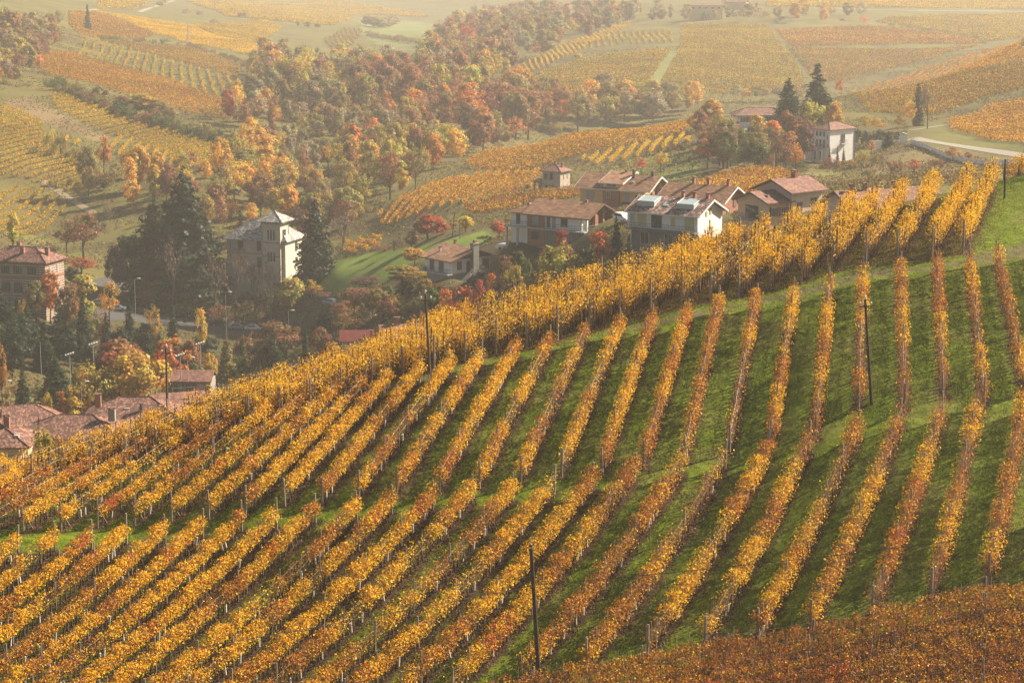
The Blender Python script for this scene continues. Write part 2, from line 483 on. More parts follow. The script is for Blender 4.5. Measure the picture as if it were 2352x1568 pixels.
V = np.stack([_X.ravel(), _Y.ravel(), GZ.ravel()], -1)
vx, vy = proj(V)
n1 = vnoise(V[:, 0], V[:, 1], 3.0, 5); n2 = vnoise(V[:, 0], V[:, 1], 14.0, 6); n3 = vnoise(V[:, 0], V[:, 1], .9, 7); n4 = vnoise(V[:, 0], V[:, 1], 60.0, 8)
c = OLIVE[None] * (.7 + .6 * n2[:, None])
c = c * (1 - (.6 * n1 * n2)[:, None]) + GRASS[None] * (.6 * n1 * n2)[:, None]
foreg = V[:, 1] < np.interp(V[:, 0] / V[:, 1], CREST_A, CREST_Y) + 25
gcol = GRASS[None] * (.75 + .5 * n3[:, None]); dry = np.clip(n1 * 1.6 - .75, 0, 1) * .6
gcol = gcol * (1 - dry[:, None]) + GRASS_DRY[None] * dry[:, None]
m = np.clip(near_rows_mask(V[:, 0], V[:, 1], 1.0) * 2.2 - .55 + (n3 - .5) * .9, 0, 1)
gcol = gcol * (1 - m[:, None]) + (LITTER[None] * (.5 + .9 * n1[:, None])) * m[:, None]
c = np.where(foreg[:, None], gcol, c)

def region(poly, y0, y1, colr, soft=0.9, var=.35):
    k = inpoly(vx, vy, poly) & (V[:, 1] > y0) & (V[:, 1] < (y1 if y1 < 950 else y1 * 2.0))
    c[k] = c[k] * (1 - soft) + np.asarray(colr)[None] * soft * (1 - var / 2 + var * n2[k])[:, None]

region([(x, UP_BOT(x) + 6) for x in range(2230, -100, -40)] + [(x, CR(x) - 25) for x in range(-100, 2270, 40)], 100, 275, (.10, .058, .026), .72, .7)
# the track between upper and middle block
tr = [(x, TRACK(x) - 6) for x in range(2400, 900, -40)] + [(x, UP_BOT(x) + 14) for x in range(900, 2401, 40)]
region(tr, 100, 262, (.13, .095, .06), .75)
region([(690, 625), (760, 600), (870, 575), (930, 570), (1000, 558), (1110, 530), (1140, 545), (1090, 570), (1000, 590), (930, 610), (900, 640), (800, 665), (730, 690)], 450, 700, LAWN, .95, .5)   # lawn mound
region([(830, 40), (1005, 55), (1000, 100), (880, 110), (830, 80)], 1100, 2200, (.15, .17, .055), .85)          # far meadow
region([(880, 110), (1000, 95), (1010, 60), (1060, 90), (950, 130)], 1100, 2200, (.15, .16, .06), .7)
region([(1380, 395), (1500, 350), (1640, 370), (1600, 440), (1480, 420)], 480, 900, (.13, .17, .03), .7)      # orchard meadow
region([(1850, 400), (2050, 380), (2080, 420), (1950, 470), (1860, 440)], 450, 700, (.17, .15, .05), .7)
region([(2100, 300), (2200, 290), (2352, 330), (2352, 362), (2200, 335)], 500, 800, (.12, .12, .03), .6)
region([(1990, 335), (2200, 345), (2352, 365), (2352, 400), (2000, 400)], 500, 700, (.2, .15, .07), .6)
region([(1060, 205), (1560, 185), (1560, 240), (1050, 250)], 900, 1150, (.14, .14, .05), .6)
region([(1470, 215), (1530, 115), (1560, 118), (1500, 220)], 950, 1300, (.14, .15, .05), .8)                   # grass lane between the far plots
region([(120, 190), (190, 210), (420, 330), (380, 340), (200, 260)], 600, 1100, (.15, .10, .06), .5)
region([(0, 235), (60, 220), (230, 300), (250, 330), (120, 290)], 600, 1000, (.2, .13, .07), .6)

for pl_, y0_, y1_ in (([(0, 242), (94, 279), (111, 329), (161, 356), (202, 393), (215, 433), (168, 447), (128, 433), (67, 413), (0, 407), (-60, 400), (-60, 235)], 600, 950), ([(0, 435), (70, 430), (130, 455), (150, 480), (110, 530), (0, 545), (-60, 540), (-60, 430)], 580, 800),
                      ([(111, 215), (145, 215), (215, 235), (279, 259), (363, 286), (457, 323), (517, 353), (531, 373), (504, 396), (430, 386), (370, 356), (302, 323), (215, 296), (134, 255)], 680, 1000), ([(868, 500), (1010, 422), (1117, 396), (1201, 400), (1251, 393), (1228, 433), (1150, 460), (1083, 470), (949, 500), (880, 525)], 560, 900), ([(1332, 366), (1420, 346), (1571, 309), (1590, 328), (1487, 358), (1369, 381)], 580, 900)):
    region(pl_, y0_, y1_, (.13, .10, .032), .85)
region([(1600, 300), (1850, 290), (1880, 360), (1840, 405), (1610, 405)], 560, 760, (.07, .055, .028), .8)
region([(-80, 640), (120, 690), (280, 640), (420, 620), (700, 640), (760, 690), (820, 800), (560, 850), (300, 830), (-80, 860)], 440, 620, (.055, .048, .022), .85)   # ground colour darkened to paint in the deep shade around the car park
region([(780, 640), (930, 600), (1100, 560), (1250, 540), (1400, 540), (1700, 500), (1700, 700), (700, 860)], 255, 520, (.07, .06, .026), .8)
m_, N_, L_, B_ = new_mat("ground")
at = N_.new("ShaderNodeAttribute"); at.attribute_name = "col"
geo = N_.new("ShaderNodeNewGeometry")
nz = N_.new("ShaderNodeTexNoise"); nz.inputs["Scale"].default_value = 1.7; nz.inputs["Detail"].default_value = 8; nz.inputs["Roughness"].default_value = .7
L_.new(geo.outputs["Position"], nz.inputs["Vector"])
mr = N_.new("ShaderNodeMapRange"); mr.inputs[1].default_value = .3; mr.inputs[2].default_value = .7; mr.inputs[3].default_value = .55; mr.inputs[4].default_value = 1.45
L_.new(nz.outputs["Fac"], mr.inputs[0])
mx = N_.new("ShaderNodeMix"); mx.data_type = 'RGBA'; mx.blend_type = 'MULTIPLY'; mx.inputs[0].default_value = 1
L_.new(at.outputs["Color"], mx.inputs[6]); L_.new(mr.outputs[0], mx.inputs[7]); L_.new(mx.outputs[2], B_.inputs["Base Color"])
B_.inputs["Roughness"].default_value = .95; B_.inputs["Specular IOR Level"].default_value = .1
bp = N_.new("ShaderNodeBump"); bp.inputs["Strength"].default_value = .6; bp.inputs["Distance"].default_value = .15
L_.new(nz.outputs["Fac"], bp.inputs["Height"]); L_.new(bp.outputs[0], B_.inputs["Normal"])
nY, nA = GZ.shape
q = (np.arange(nY - 1)[:, None] * nA + np.arange(nA - 1)[None]).ravel()
F = np.stack([q, q + 1, q + nA + 1, q + nA], -1)
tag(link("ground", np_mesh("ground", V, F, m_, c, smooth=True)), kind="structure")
# ------------------------------------------------------------------ leaf cards
def unit(v): return v / np.maximum(np.linalg.norm(v, axis=-1, keepdims=True), 1e-9)

def cards(P, S, rg=rng, nrm=None, asp=1.0, roll=None):
    """square leaves with random attitude; returns (4n,3) vertices"""
    n = len(P)
    N = unit(rg.normal(size=(n, 3))) if nrm is None else unit(nrm)
    u = unit(np.cross(N, unit(rg.normal(size=(n, 3)))))
    w = np.cross(N, u)
    S = np.broadcast_to(np.asarray(S, float), (n,))[:, None] * .5
    a = u * S; b = w * S * asp
    # a leaf-like kite rather than a square
    return np.stack([P - a * .95 - b * .35, P + a * .1 - b, P + a * 1.05 + b * .2, P - a * .25 + b], 1).reshape(-1, 3)

def quads(n): return np.arange(4 * n, dtype=np.int32).reshape(n, 4)

def pick(pal, w, n, rg=rng, jit=.22):
    pal = np.asarray(pal, float); w = np.asarray(w, float)
    k = rg.choice(len(pal), size=n, p=w / w.sum())
    return pal[k] * (1 + rg.uniform(-jit, jit, (n, 1))) * (1 + rg.uniform(-.06, .06, (n, 3)))

GOLD, YEL, ORG, RUST, RED, BRN, GRN = (.78, .405, .012), (.88, .585, .02), (.56, .215, .02), (.33, .115, .025), (.46, .05, .02), (.22, .10, .035), (.42, .42, .035)
PAL = [GOLD, YEL, ORG, RUST, RED, BRN, GRN]

# shared meshes of trunks, stakes, posts, tubes
def trunk_mesh(k):
    rg = random.Random(k); b = MB(); p = [(0, 0, -.08)]; x = y = 0
    for i in range(1, 5):
        x += rg.uniform(-.05, .05); y += rg.uniform(-.05, .05); p.append((x, y, i * .21))
    b.tube(p, [.05, .042, .036, .034, .028], 5)
    b.tube([p[-1], (p[-1][0] + rg.uniform(-.1, .1), p[-1][1] + .25, p[-1][2] + .16), (p[-1][0], p[-1][1] + .5, p[-1][2] + .14)], [.024, .016, .01], 4)
    return b.mesh("trunk", M_VINEWOOD)
def stake_mesh(k):
    rg = random.Random(k + 50); b = MB(); h = rg.uniform(1.75, 2.15); dx, dy = rg.uniform(-.12, .12), rg.uniform(-.12, .12)
    b.tube([(0, .06, -.1), (dx, .06 + dy, h)], [.02, .016], 4)
    return b.mesh("stake", M_STAKE)
def post_mesh(k):
    rg = random.Random(k + 90); b = MB(); h = rg.uniform(2.05, 2.35); dx, dy = rg.uniform(-.08, .08), rg.uniform(-.1, .1)
    b.tube([(0, 0, -.2), (dx * .5, dy * .5, h * .5), (dx, dy, h)], [.06, .055, .05], 6)
    return b.mesh("post", M_POST)
TRUNKS = [trunk_mesh(k) for k in range(7)]; STAKES = [stake_mesh(k) for k in range(7)]; POSTS = [post_mesh(k) for k in range(5)]
DSTAKES = []
for k in range(7):
    me_ = STAKES[k].copy(); me_.materials[0] = M_VINEWOOD; DSTAKES.append(me_)
STRUT = MB().tube([(0, 0, 1.55), (0, 1.35, -.1)], [.035, .035], 5).mesh("strut", M_POST)
_t = MB(); _t.tube([(0, 0, -.05), (.01, .02, .58)], [.065, .06], 8)
TUBEM = _t.mesh("grow_tube", M_TUBE)

ORD = ["first", "second", "third", "fourth", "fifth", "sixth", "seventh", "eighth", "ninth", "tenth", "eleventh", "twelfth", "thirteenth", "fourteenth", "fifteenth", "sixteenth", "seventeenth", "eighteenth", "nineteenth", "twentieth"]
ORD += ["twenty-" + o for o in ORD[:9]] + ["thirtieth"] + ["thirty-" + o for o in ORD[:9]] + ["fortieth"] + ["forty-" + o for o in ORD[:9]] + ["fiftieth"] + ["fifty-" + o for o in ORD[:9]] + ["sixtieth"] + ["sixty-" + o for o in ORD[:9]]

BLOCK_TXT = {'lower': "orange and gold vine row on the lower terrace, {} from the right",
             'middle': "russet gold vine row between grass terrace and track, {} from the right",
             'upper': "bright golden vine row above the track, {} from the grass knoll",
             'foot': "rust brown vine row running across the foot of the hill, {} from its upper edge",
             'crest': "golden vine row behind a dark post on top of the grass knoll"}
BLOCK_GRP = {'lower': "vine rows of the lower terrace", 'middle': "vine rows between terrace and track", 'upper': "golden vine rows at the hill crest", 'foot': "vine rows across the hill foot", 'crest': None}
count = {}
litter_P = []; litter_C = []
for r in ROWS:
    P = r['P']; blk = r['block']; n = len(P); Lm = n * .3
    mx_, my_ = proj(P.mean(0)); e_, _ = proj(P)
    if e_.min() > 2420 or e_.max() < -60: continue
    vis = (e_ > -40) & (e_ < 2400)
    i0, i1 = max(0, np.argmax(vis) - 6), min(n, n - np.argmax(vis[::-1]) + 6)
    P = P[i0:i1]; n = len(P)
    if n < 10: continue
    count[blk] = count.get(blk, 0) + 1
    root = empty("vine_row", tuple(P[0]), 0, BLOCK_TXT[blk].format(ORD[count[blk] - 1]), "vine row", BLOCK_GRP[blk])
    r['root'] = root
    o = P[0]
    s = np.arange(n) * .3
    ang = np.arctan2(P[-1, 0] - P[0, 0], P[-1, 1] - P[0, 1])         # heading, from +Y to +X
    # per-row character
    right = np.interp(mx_, [900, 1800, 2300], [0, .35, 1.0])
    base_d, z0, z1, lat = dict(lower=(760, .7, float(np.interp(mx_, [100, 1300], [1.8, 1.95])), float(np.interp(mx_, [100, 1300], [.2, .3]))), middle=(620, .66, float(np.interp(mx_, [300, 1200], [1.7, 1.92])), float(np.interp(mx_, [300, 1200], [.19, .24]))), upper=(760, float(np.interp(mx_, [700, 1300], [.6, 1.1])), float(np.interp(mx_, [500, 1300], [2.4, 3.2])), .33), foot=(760, .45, 1.9, .5), crest=(430, .5, 2.1, .4))[blk]
    if blk == 'middle': base_d *= 1 - .5 * right
    if blk == 'lower': base_d *= 1 - .42 * right
    # leaf fullness varies along the row
    full = vnoise(s + r['ix'] * 37.3, s * 0 + r['ix'] * 11.7, 4.5, 21) * .75 + vnoise(s, s * 0 + r['ix'] * 5.1, 1.1, 22) * .45
    bare = np.clip((full - (.28 + .14 * right * (blk in ('lower', 'middle')))) * 3.2, .12, 1)
    if blk == 'foot': bare = np.clip(bare + .45, 0, 1)
    w = bare / bare.sum()
    plume = np.zeros(n); vh = np.ones(n)
    for q in np.arange(rng.uniform(0, .9), n * .3, 1.0 if blk != 'foot' else .8):       # one plume of leaves for every vine
        q += rng.normal(0, .12); g_ = np.exp(-((s - q) / rng.uniform(.2, .34)) ** 2) * rng.uniform(.35, 1.1); plume = np.maximum(plume, g_); vh = np.where(np.abs(s - q) < .5, rng.uniform(.84, 1.1), vh)
    bare = bare * ((.04 if blk == 'upper' else .42) + (1.1 if blk == 'upper' else .68) * plume); w = bare / bare.sum()
    m = int(base_d * n * .3 * bare.mean())
    k = rng.choice(n, size=m, p=w)
    off = rng.uniform(-.15, .15, m)
    d = unit(np.gradient(P, axis=0)[k]); side = unit(np.cross(d, [0, 0, 1.0]))
    hmax = z1 * (.9 + .22 * vnoise(s + 91 * r['ix'], s * 0, .5, 23))[k] * vh[k]
    hz = z0 + (hmax - z0) * rng.beta(1.5, 1.25, m)
    wid = lat * (.75 + .6 * np.sin(np.clip((hz - z0) / (hmax - z0), 0, 1) * math.pi))
    Q = P[k] + d * off[:, None] + side * (np.clip(rng.normal(0, 1, m), -2.0, 2.0) * wid)[:, None]; Q[:, 2] += hz
    size = .062 + .092 * rng.random(m) ** 1.4
    if blk == 'foot': size *= .92
    # colour: patches along the row
    pn = vnoise(s + 53 * r['ix'], s * 0 + 3.3 * r['ix'], 5.0, 31)[k] + .35 * (vnoise(s + 17 * r['ix'], s * 0, 1.3, 32)[k] - .5)
    if blk == 'upper':
        cg = pick(PAL, [.5, .36, .10, .03, 0, .03, .05], m); cr = pick(PAL, [.5, .12, .3, .06, 0, .08, .02], m); t = np.clip((pn - .55) * 4, 0, 1) * np.interp(mx_, [300, 1200], [1, .55])
    elif blk == 'foot':
        cg = pick(PAL, [.16, .05, .26, .34, .01, .36, .03], m); cr = pick(PAL, [.03, .0, .22, .46, .06, .40, .0], m); t = np.clip((pn - .45) * 4, 0, 1)
    else:
        cg = pick(PAL, [.50, .24, .14, .06, .0, .08, .08], m); cr = pick(PAL, [.16, .03, .34, .30, .015, .24, .01], m)
        t = np.clip((pn - (.5 - .2 * right)) * 5, 0, 1)
    tk = rng.random(m) < t
    cc = np.where(tk[:, None], cr, cg)
    redspot = (vnoise(s + 7 * r['ix'], s * 0 + 1.7 * r['ix'], 2.5, 41)[k] > .88) & (rng.random(m) < .55) & (blk in ('lower', 'middle', 'foot'))
    cc[redspot] = pick([RED, ORG], [.6, .4], redspot.sum())
    # woody shoots: thin upright strips among the leaves
    ns = int(n * .3 * (12 + 26 * right * (blk in ('lower', 'middle')) + 4 * (blk == 'foot')))
    k2 = rng.integers(0, n, ns); b = P[k2] + unit(np.cross(unit(np.gradient(P, axis=0)[k2]), [0, 0, 1.0])) * rng.normal(0, lat * .55, (ns, 1)); b[:, 2] += rng.uniform(.5, .9, ns)
    tvec = np.stack([rng.normal(0, .16, ns), rng.normal(0, .16, ns), rng.uniform(.7, 1.15, ns) * (z1 / 1.8)], -1)
    wv = unit(np.cross(tvec, rng.normal(size=(ns, 3)))) * .011
    VV = np.stack([b - wv, b + wv, b + tvec + wv * .5, b + tvec - wv * .5], 1).reshape(-1, 3)
    sc_ = pick([(.27, .13, .07), (.36, .2, .11), (.2, .1, .06)], [1, 1, 1], ns)
    lat_n = np.sign(((Q - P[k]) * side).sum(1))[:, None] * side
    nrm_ = .75 * rng.normal(size=(m, 3)) + .75 * lat_n + np.array([0, 0, .45])          # leaves look outwards and up
    VV = np.concatenate([cards(Q, size, nrm=nrm_), VV])
    link("foliage", np_mesh("foliage", VV - o, quads(m + ns), M_LEAF, np.repeat(np.concatenate([cc, sc_]), 4, 0)), root)
    # trunks, stakes, posts
    step = 2 if blk in ('lower', 'middle') else 3
    for q in range(2, n - 1, step):
        t_ = link("trunk", TRUNKS[rng.integers(7)], root); t_.location = P[q] - o; t_.rotation_euler = (0, 0, -ang + rng.normal(0, .3)); t_.scale = (1.5, 1.5, rng.uniform(.9, 1.2) * (1.6 if blk == 'upper' else 1.0))
        if (q // step) % 2 == 0 or blk in ('foot', 'upper'):
            t_ = link("stake", (DSTAKES if blk == 'upper' else STAKES)[rng.integers(7)], root); t_.location = P[q] - o; t_.rotation_euler = (0, 0, rng.uniform(0, 6.3)); t_.scale = ((2.2, 2.2) if blk == 'upper' else (1, 1)) + (rng.uniform(.9, 1.1) * (z1 / 2.1 if blk == 'upper' else 1.15 if blk == 'foot' else 1.0),)
        if blk in ('lower', 'middle') and rng.random() < .13:
            q2 = min(n - 1, q + 1); t_ = link("grow_tube", TUBEM, root); t_.location = P[q2] - o; t_.rotation_euler = (rng.normal(0, .1), rng.normal(0, .1), 0); t_.scale = (1, 1, rng.uniform(.85, 1.15))
    for q in list(range(0, n, 18)) + [n - 1]:
        ew = 1.55 if q in (0, n - 1) else 1.1
        t_ = link("post", POSTS[rng.integers(5)], root); t_.location = P[q] - o; t_.rotation_euler = (0, 0, rng.uniform(0, 6.3))
        t_.scale = (ew, ew, z1 / 2.3 if blk == 'upper' else 1.02)
    for q, sg in ((0, 1), (n - 1, -1)):
        t_ = link("strut", STRUT, root); t_.location = P[q] - o; t_.rotation_euler = (0, 0, -ang + (0 if sg > 0 else math.pi))
    for hgt in ((.85, 1.5) if blk in ('lower', 'middle') else (1.2, 2.0)):
        bt = MB(); bt.tube([tuple(p - o + np.array([0, 0, hgt + rng.normal(0, .02)])) for p in P[::6]], .009, 3, False); bt.build("wire", M_WIRE, root)
    nl = int(n * .3 * dict(upper=170, foot=20).get(blk, 55)); k3 = rng.integers(0, n, nl); sp_ = 1.0 if blk == 'upper' else .45
    X = P[k3, 0] + rng.normal(0, sp_, nl); Y = P[k3, 1] + rng.normal(0, sp_, nl)
    litter_P.append(np.stack([X, Y, gz(X, Y) + rng.uniform(.015, .06, nl)], -1)); litter_C.append(pick([(.12, .05, .022), (.08, .038, .02), (.20, .09, .03), (.055, .03, .018), (.30, .17, .04)], [.35, .3, .15, .2, .08], nl))

# leaves scattered on the grass between the rows
A = rng.uniform(-.25, .25, 15000); Y = rng.uniform(135, 250, 15000)
ok = Y < np.interp(A, CREST_A, CREST_Y) + 8
X = (A * Y)[ok]; Y = Y[ok]
litter_P.append(np.stack([X, Y, gz(X, Y) + .04], -1)); litter_C.append(pick([(.34, .19, .04), (.26, .12, .04), (.18, .08, .04)], [.3, .4, .3], len(X)))
LP = np.concatenate(litter_P); LC = np.concatenate(litter_C)
nr = rng.normal(0, .45, (len(LP), 3)); nr[:, 2] = 1
tag(link("fallen_leaves", np_mesh("fallen_leaves", cards(LP, rng.uniform(.07, .13, len(LP)), nrm=nr), quads(len(LP)), M_LEAF, np.repeat(LC, 4, 0))), kind="stuff")

# grass blades
ng = 520000
A = rng.uniform(-.245, .245, ng); Y = 136 + (250 - 136) * rng.random(ng) ** 1.25
ok = (Y < np.interp(A, CREST_A, CREST_Y) + 4)
X = (A * Y)[ok]; Y = Y[ok]
keep = near_rows_mask(X, Y, .8) < .35 + rng.random(len(X)) * .5
keep &= vnoise(X, Y, 1.3, 61) > .18
X = X[keep]; Y = Y[keep]; ng = len(X)
hgt = rng.uniform(.04, .11, ng) + .24 * np.clip(vnoise(X, Y, .55, 62) - .5, 0, 1) * rng.uniform(.6, 1.2, ng); th = rng.uniform(0, 6.3, ng); wd = rng.uniform(.02, .05, ng)
B0 = np.stack([X, Y, gz(X, Y) - .02], -1); wv = np.stack([np.cos(th), np.sin(th), 0 * th], -1) * wd[:, None]
T0 = B0 + np.stack([rng.normal(0, .05, ng), rng.normal(0, .05, ng), hgt], -1)
VV = np.stack([B0 - wv, B0 + wv, T0 + wv * .3, T0 - wv * .3], 1).reshape(-1, 3)
dr = np.clip(np.clip(vnoise(X, Y, 3.0, 5) * 1.6 - .75, 0, 1) * .7 + .5 * (rng.random(ng) < .12), 0, 1)
gc = pick([(.19, .26, .009), (.26, .30, .014), (.12, .18, .007)], [1, 1, 1], ng) * (1 - dr[:, None]) + np.array([.26, .22, .06]) * dr[:, None]
tag(link("grass", np_mesh("grass", VV, quads(ng), M_LEAF, np.repeat(gc, 4, 0))), kind="stuff")
# ------------------------------------------------------------------ vineyards on the slopes beyond
def rank(i): return ORD[i]

FAR_BUDGET = 200                                 # rows built one by one; the smallest-looking rest is one mass
FARROWS = []

def field(key, poly, yr, d, spacing, pal, label, size=.36, dens=24, h=(.45, 1.6), indiv=True, jitter=.12, wid=.22):
    yr = (yr[0], yr[1] if yr[1] < 950 else yr[1] * 2.2)
    W = [ground(x, y, yr[0], yr[1]) for x, y in poly]
    W2 = [(p[0], p[1]) for p in W]
    a, b = ground(*d[0], *yr), ground(*d[1], *yr)
    t = unit(np.array([b[0] - a[0], b[1] - a[1]])); nn = np.array([-t[1], t[0]])
    Q = np.array(W2); u = Q @ t; v = Q @ nn
    k = 0
    for off in np.arange(v.min() + spacing * .5, v.max(), spacing):
        uu = np.arange(u.min(), u.max(), 1.0)
        bend = (vnoise(uu, uu * 0 + 3, 30.0, 77) - .5) * 1.2
        X = uu * t[0] + (off + bend) * nn[0]; Y = uu * t[1] + (off + bend) * nn[1]
        ins = inpoly(X, Y, W2)
        # contiguous runs
        idx = np.flatnonzero(ins)
        if len(idx) < 6: continue
        for run in np.split(idx, np.flatnonzero(np.diff(idx) > 1) + 1):
            if len(run) < 6: continue
            P = np.stack([X[run], Y[run], gz(X[run], Y[run])], -1)
            FARROWS.append(dict(key=key, P=P, pal=pal, size=size, dens=dens, h=h, label=label, k=k, indiv=indiv, wid=wid, look=len(run) * (5553 / P[:, 1].mean()) ** 2))
            k += 1

#        gold yel  org  rust red  brn  grn
PG = [.34, .14, .10, .06, .0, .12, .45]          # yellow green
PO = [.30, .10, .28, .16, .02, .10, .12]         # orange gold
PR = [.16, .05, .30, .20, .04, .20, .14]         # reddish
PY = [.45, .50, .03, 0, 0, .02, .15]             # bright yellow
PB = [.13, .04, .15, .18, .0, .34, .24]         # brownish
PE = [.16, .08, .10, .10, .0, .26, .40]         # olive brown
field('slope', [(0, 242), (94, 279), (111, 329), (161, 356), (202, 393), (215, 433), (168, 447), (128, 433), (67, 413), (0, 407), (-60, 400), (-60, 235)], (600, 950), ((0, 340), (150, 315)), 4.0, PG,
      "olive gold vine row on the left hillside plot, {} counted along it")
field('slopefoot', [(0, 435), (70, 430), (130, 455), (150, 480), (110, 530), (0, 545), (-60, 540), (-60, 430)], (580, 800), ((30, 520), (110, 470)), 3.7, PG,
      "olive gold vine row in the lowest plot above the brick villa, {} along it")
field('terrace', [(111, 215), (145, 215), (215, 235), (279, 259), (363, 286), (457, 323), (517, 353), (531, 373), (504, 396), (430, 386), (370, 356), (302, 323), (215, 296), (134, 255)], (680, 1000), ((302, 326), (410, 300)), 4.3, PG,
      "yellow brown vine row in the plot below the dark hedge, {} along it")
field('strip', [(255, 316), (302, 323), (370, 350), (437, 370), (514, 393), (501, 400), (403, 390), (356, 363), (302, 356), (255, 356)], (640, 960), ((258, 356), (290, 325)), 4.2, PY,
      "lemon yellow vine row in the short strip behind the valley bushes, {} along it")
field('patch', [(140, 316), (183, 326), (183, 338), (140, 330)], (640, 960), ((142, 330), (160, 318)), 4.0, PY,
      "bright yellow vine row in the tiny patch on the left, {} along it")
field('striped', [(188, 94), (218, 89), (296, 114), (403, 145), (538, 182), (591, 208), (578, 232), (487, 225), (370, 178), (289, 158), (228, 141), (168, 128)], (820, 1400), ((195, 124), (215, 91)), 4.6, PG,
      "golden vine row in the striped green hillside plot, {} along it", size=.45, dens=14)
field('wide', [(50, 114), (168, 124), (289, 161), (370, 181), (484, 222), (571, 235), (524, 275), (437, 265), (336, 235), (215, 195), (114, 175)], (780, 1300), ((215, 200), (340, 178)), 2.7, PR,
      "russet vine row in the broad reddish plot above the dark hedge, {} in its plot", size=.38, dens=18, indiv=False)
field('brownplot', [(225, 92), (336, 104), (437, 111), (504, 134), (551, 155), (544, 188), (504, 168), (403, 141), (296, 111)], (850, 1500), ((302, 106), (540, 150)), 2.7, PB, "", size=.45, dens=14, indiv=False)
field('redplot', [(158, 27), (218, 30), (292, 54), (353, 81), (336, 92), (185, 84), (158, 60)], (900, 1700), ((160, 60), (330, 62)), 2.7, PR, "", size=.5, dens=10, h=(.3, 1.35), indiv=False)
field('yellowplot', [(215, 27), (302, 40), (437, 60), (504, 87), (588, 104), (591, 131), (524, 118), (437, 101), (353, 77), (292, 50)], (900, 1900), ((215, 30), (580, 112)), 2.7, PY, "", size=.6, dens=8, h=(.3, 1.4), indiv=False)
field('paleplot', [(444, 60), (605, 47), (648, 64), (622, 84), (588, 101), (504, 84)], (900, 1900), ((450, 62), (620, 80)), 2.7, PG, "", size=.6, dens=8, h=(.3, 1.4), indiv=False)
field('topplot', [(425, 2), (760, 2), (900, 20), (990, 40), (820, 33), (770, 60), (640, 50), (520, 38)], (1100, 2600), ((430, 5), (800, 30)), 3.2, PG, "", size=1.0, dens=4, indiv=False)
field('smalltop', [(228, 2), (330, 2), (340, 10), (300, 24), (225, 20)], (1100, 2600), ((230, 10), (330, 14)), 3.2, PG, "", size=1.0, dens=4, indiv=False)
field('stripeplot', [(745, 92), (790, 66), (835, 70), (830, 82), (790, 122), (760, 116)], (1000, 1900), ((750, 92), (770, 116)), 4.0, PB, "", size=.6, dens=8, h=(.3, 1.4), indiv=False)
field('ridge', [(1073, 373), (1184, 339), (1319, 312), (1453, 299), (1571, 282), (1585, 296), (1554, 308), (1420, 342), (1332, 359), (1201, 396), (1117, 394), (1073, 385)], (600, 990), ((1073, 381), (1571, 292)), 2.6, PO,
      "golden vine row along the ridge, {} of them", size=.38, dens=18, indiv=False)
field('comb', [(1332, 366), (1420, 346), (1571, 309), (1590, 328), (1487, 358), (1369, 381)], (580, 900), ((1369, 381), (1410, 349)), 3.4, PY,
      "yellow vine row in the comb-like plot on the ridge, {} along it")
field('shoulder', [(868, 500), (1010, 422), (1117, 396), (1201, 400), (1251, 393), (1228, 433), (1150, 460), (1083, 470), (949, 500), (880, 525)], (560, 900), ((960, 492), (1030, 435)), 3.4, PO,
      "orange gold vine row on the shoulder below the stone house, {} along it")
field('redrows', [(1063, 477), (1218, 447), (1335, 437), (1346, 457), (1218, 464), (1168, 491), (1083, 497)], (520, 800), ((1080, 486), (1330, 446)), 2.5, PR,
      "red orange vine row behind the long white house, {} along its plot")
field('lowrows', [(794, 559), (875, 546), (872, 569), (831, 586), (791, 586)], (560, 760), ((800, 562), (850, 580)), 2.5, PO,
      "orange vine row at the shoulder's foot by the lawn mound, {} along it")
field('orangemound', [(1596, 431), (1663, 404), (1730, 391), (1797, 398), (1858, 425), (1875, 448), (1800, 450), (1723, 450), (1640, 455)], (460, 700), ((1620, 432), (1760, 396)), 2.5, PR,
      "red orange vine row on the mound behind the peach house, {} along it")
field('farleft', [(1130, 213), (1250, 165), (1340, 138), (1545, 113), (1478, 216), (1300, 220)], (930, 1400), ((1180, 200), (1480, 190)), 3.0, PE, "", size=.5, dens=10, h=(.3, 1.35), indiv=False)
field('farmid', [(1562, 112), (1565, 57), (1760, 60), (1800, 113), (1836, 160), (1850, 214), (1500, 218), (1530, 170)], (930, 1500), ((1500, 180), (1830, 182)), 3.0, PE, "", size=.5, dens=10, h=(.3, 1.35), indiv=False)
field('farorange', [(1780, 72), (2010, 62), (2200, 82), (2258, 100), (2050, 104), (1815, 107)], (930, 1600), ((1800, 90), (2200, 90)), 2.8, PR, "", size=.6, dens=8, h=(.3, 1.4), indiv=False)
field('farbrown', [(1818, 110), (2250, 106), (2050, 158), (1940, 186), (1880, 190), (1850, 160)], (930, 1500), ((1830, 140), (2100, 140)), 3.0, PB, "", size=.5, dens=10, h=(.3, 1.35), indiv=False)
field('farright', [(2010, 52), (2060, 40), (2352, 32), (2420, 32), (2420, 80), (2352, 86), (2270, 97), (2200, 78)], (930, 1900), ((2060, 60), (2340, 62)), 3.2, PE, "", size=.6, dens=8, h=(.3, 1.4), indiv=False)
field('fartop', [(1760, 18), (1760, 3), (2420, 0), (2420, 19)], (1100, 2600), ((1800, 10), (2300, 10)), 3.4, PG, "", size=1.0, dens=4, indiv=False)
field('farcomb', [(1352, 91), (1403, 74), (1540, 71), (1547, 98), (1413, 104), (1319, 118)], (930, 1500), ((1405, 76), (1414, 103)), 4.0, PG, "", size=.5, dens=10, h=(.3, 1.35), indiv=False)
field('ladder', [(1170, 166), (1440, 50), (1452, 58), (1330, 118), (1172, 181)], (930, 1600), ((1250, 132), (1258, 146)), 3.2, PY, "", size=.5, dens=10, h=(.3, 1.35), indiv=False)
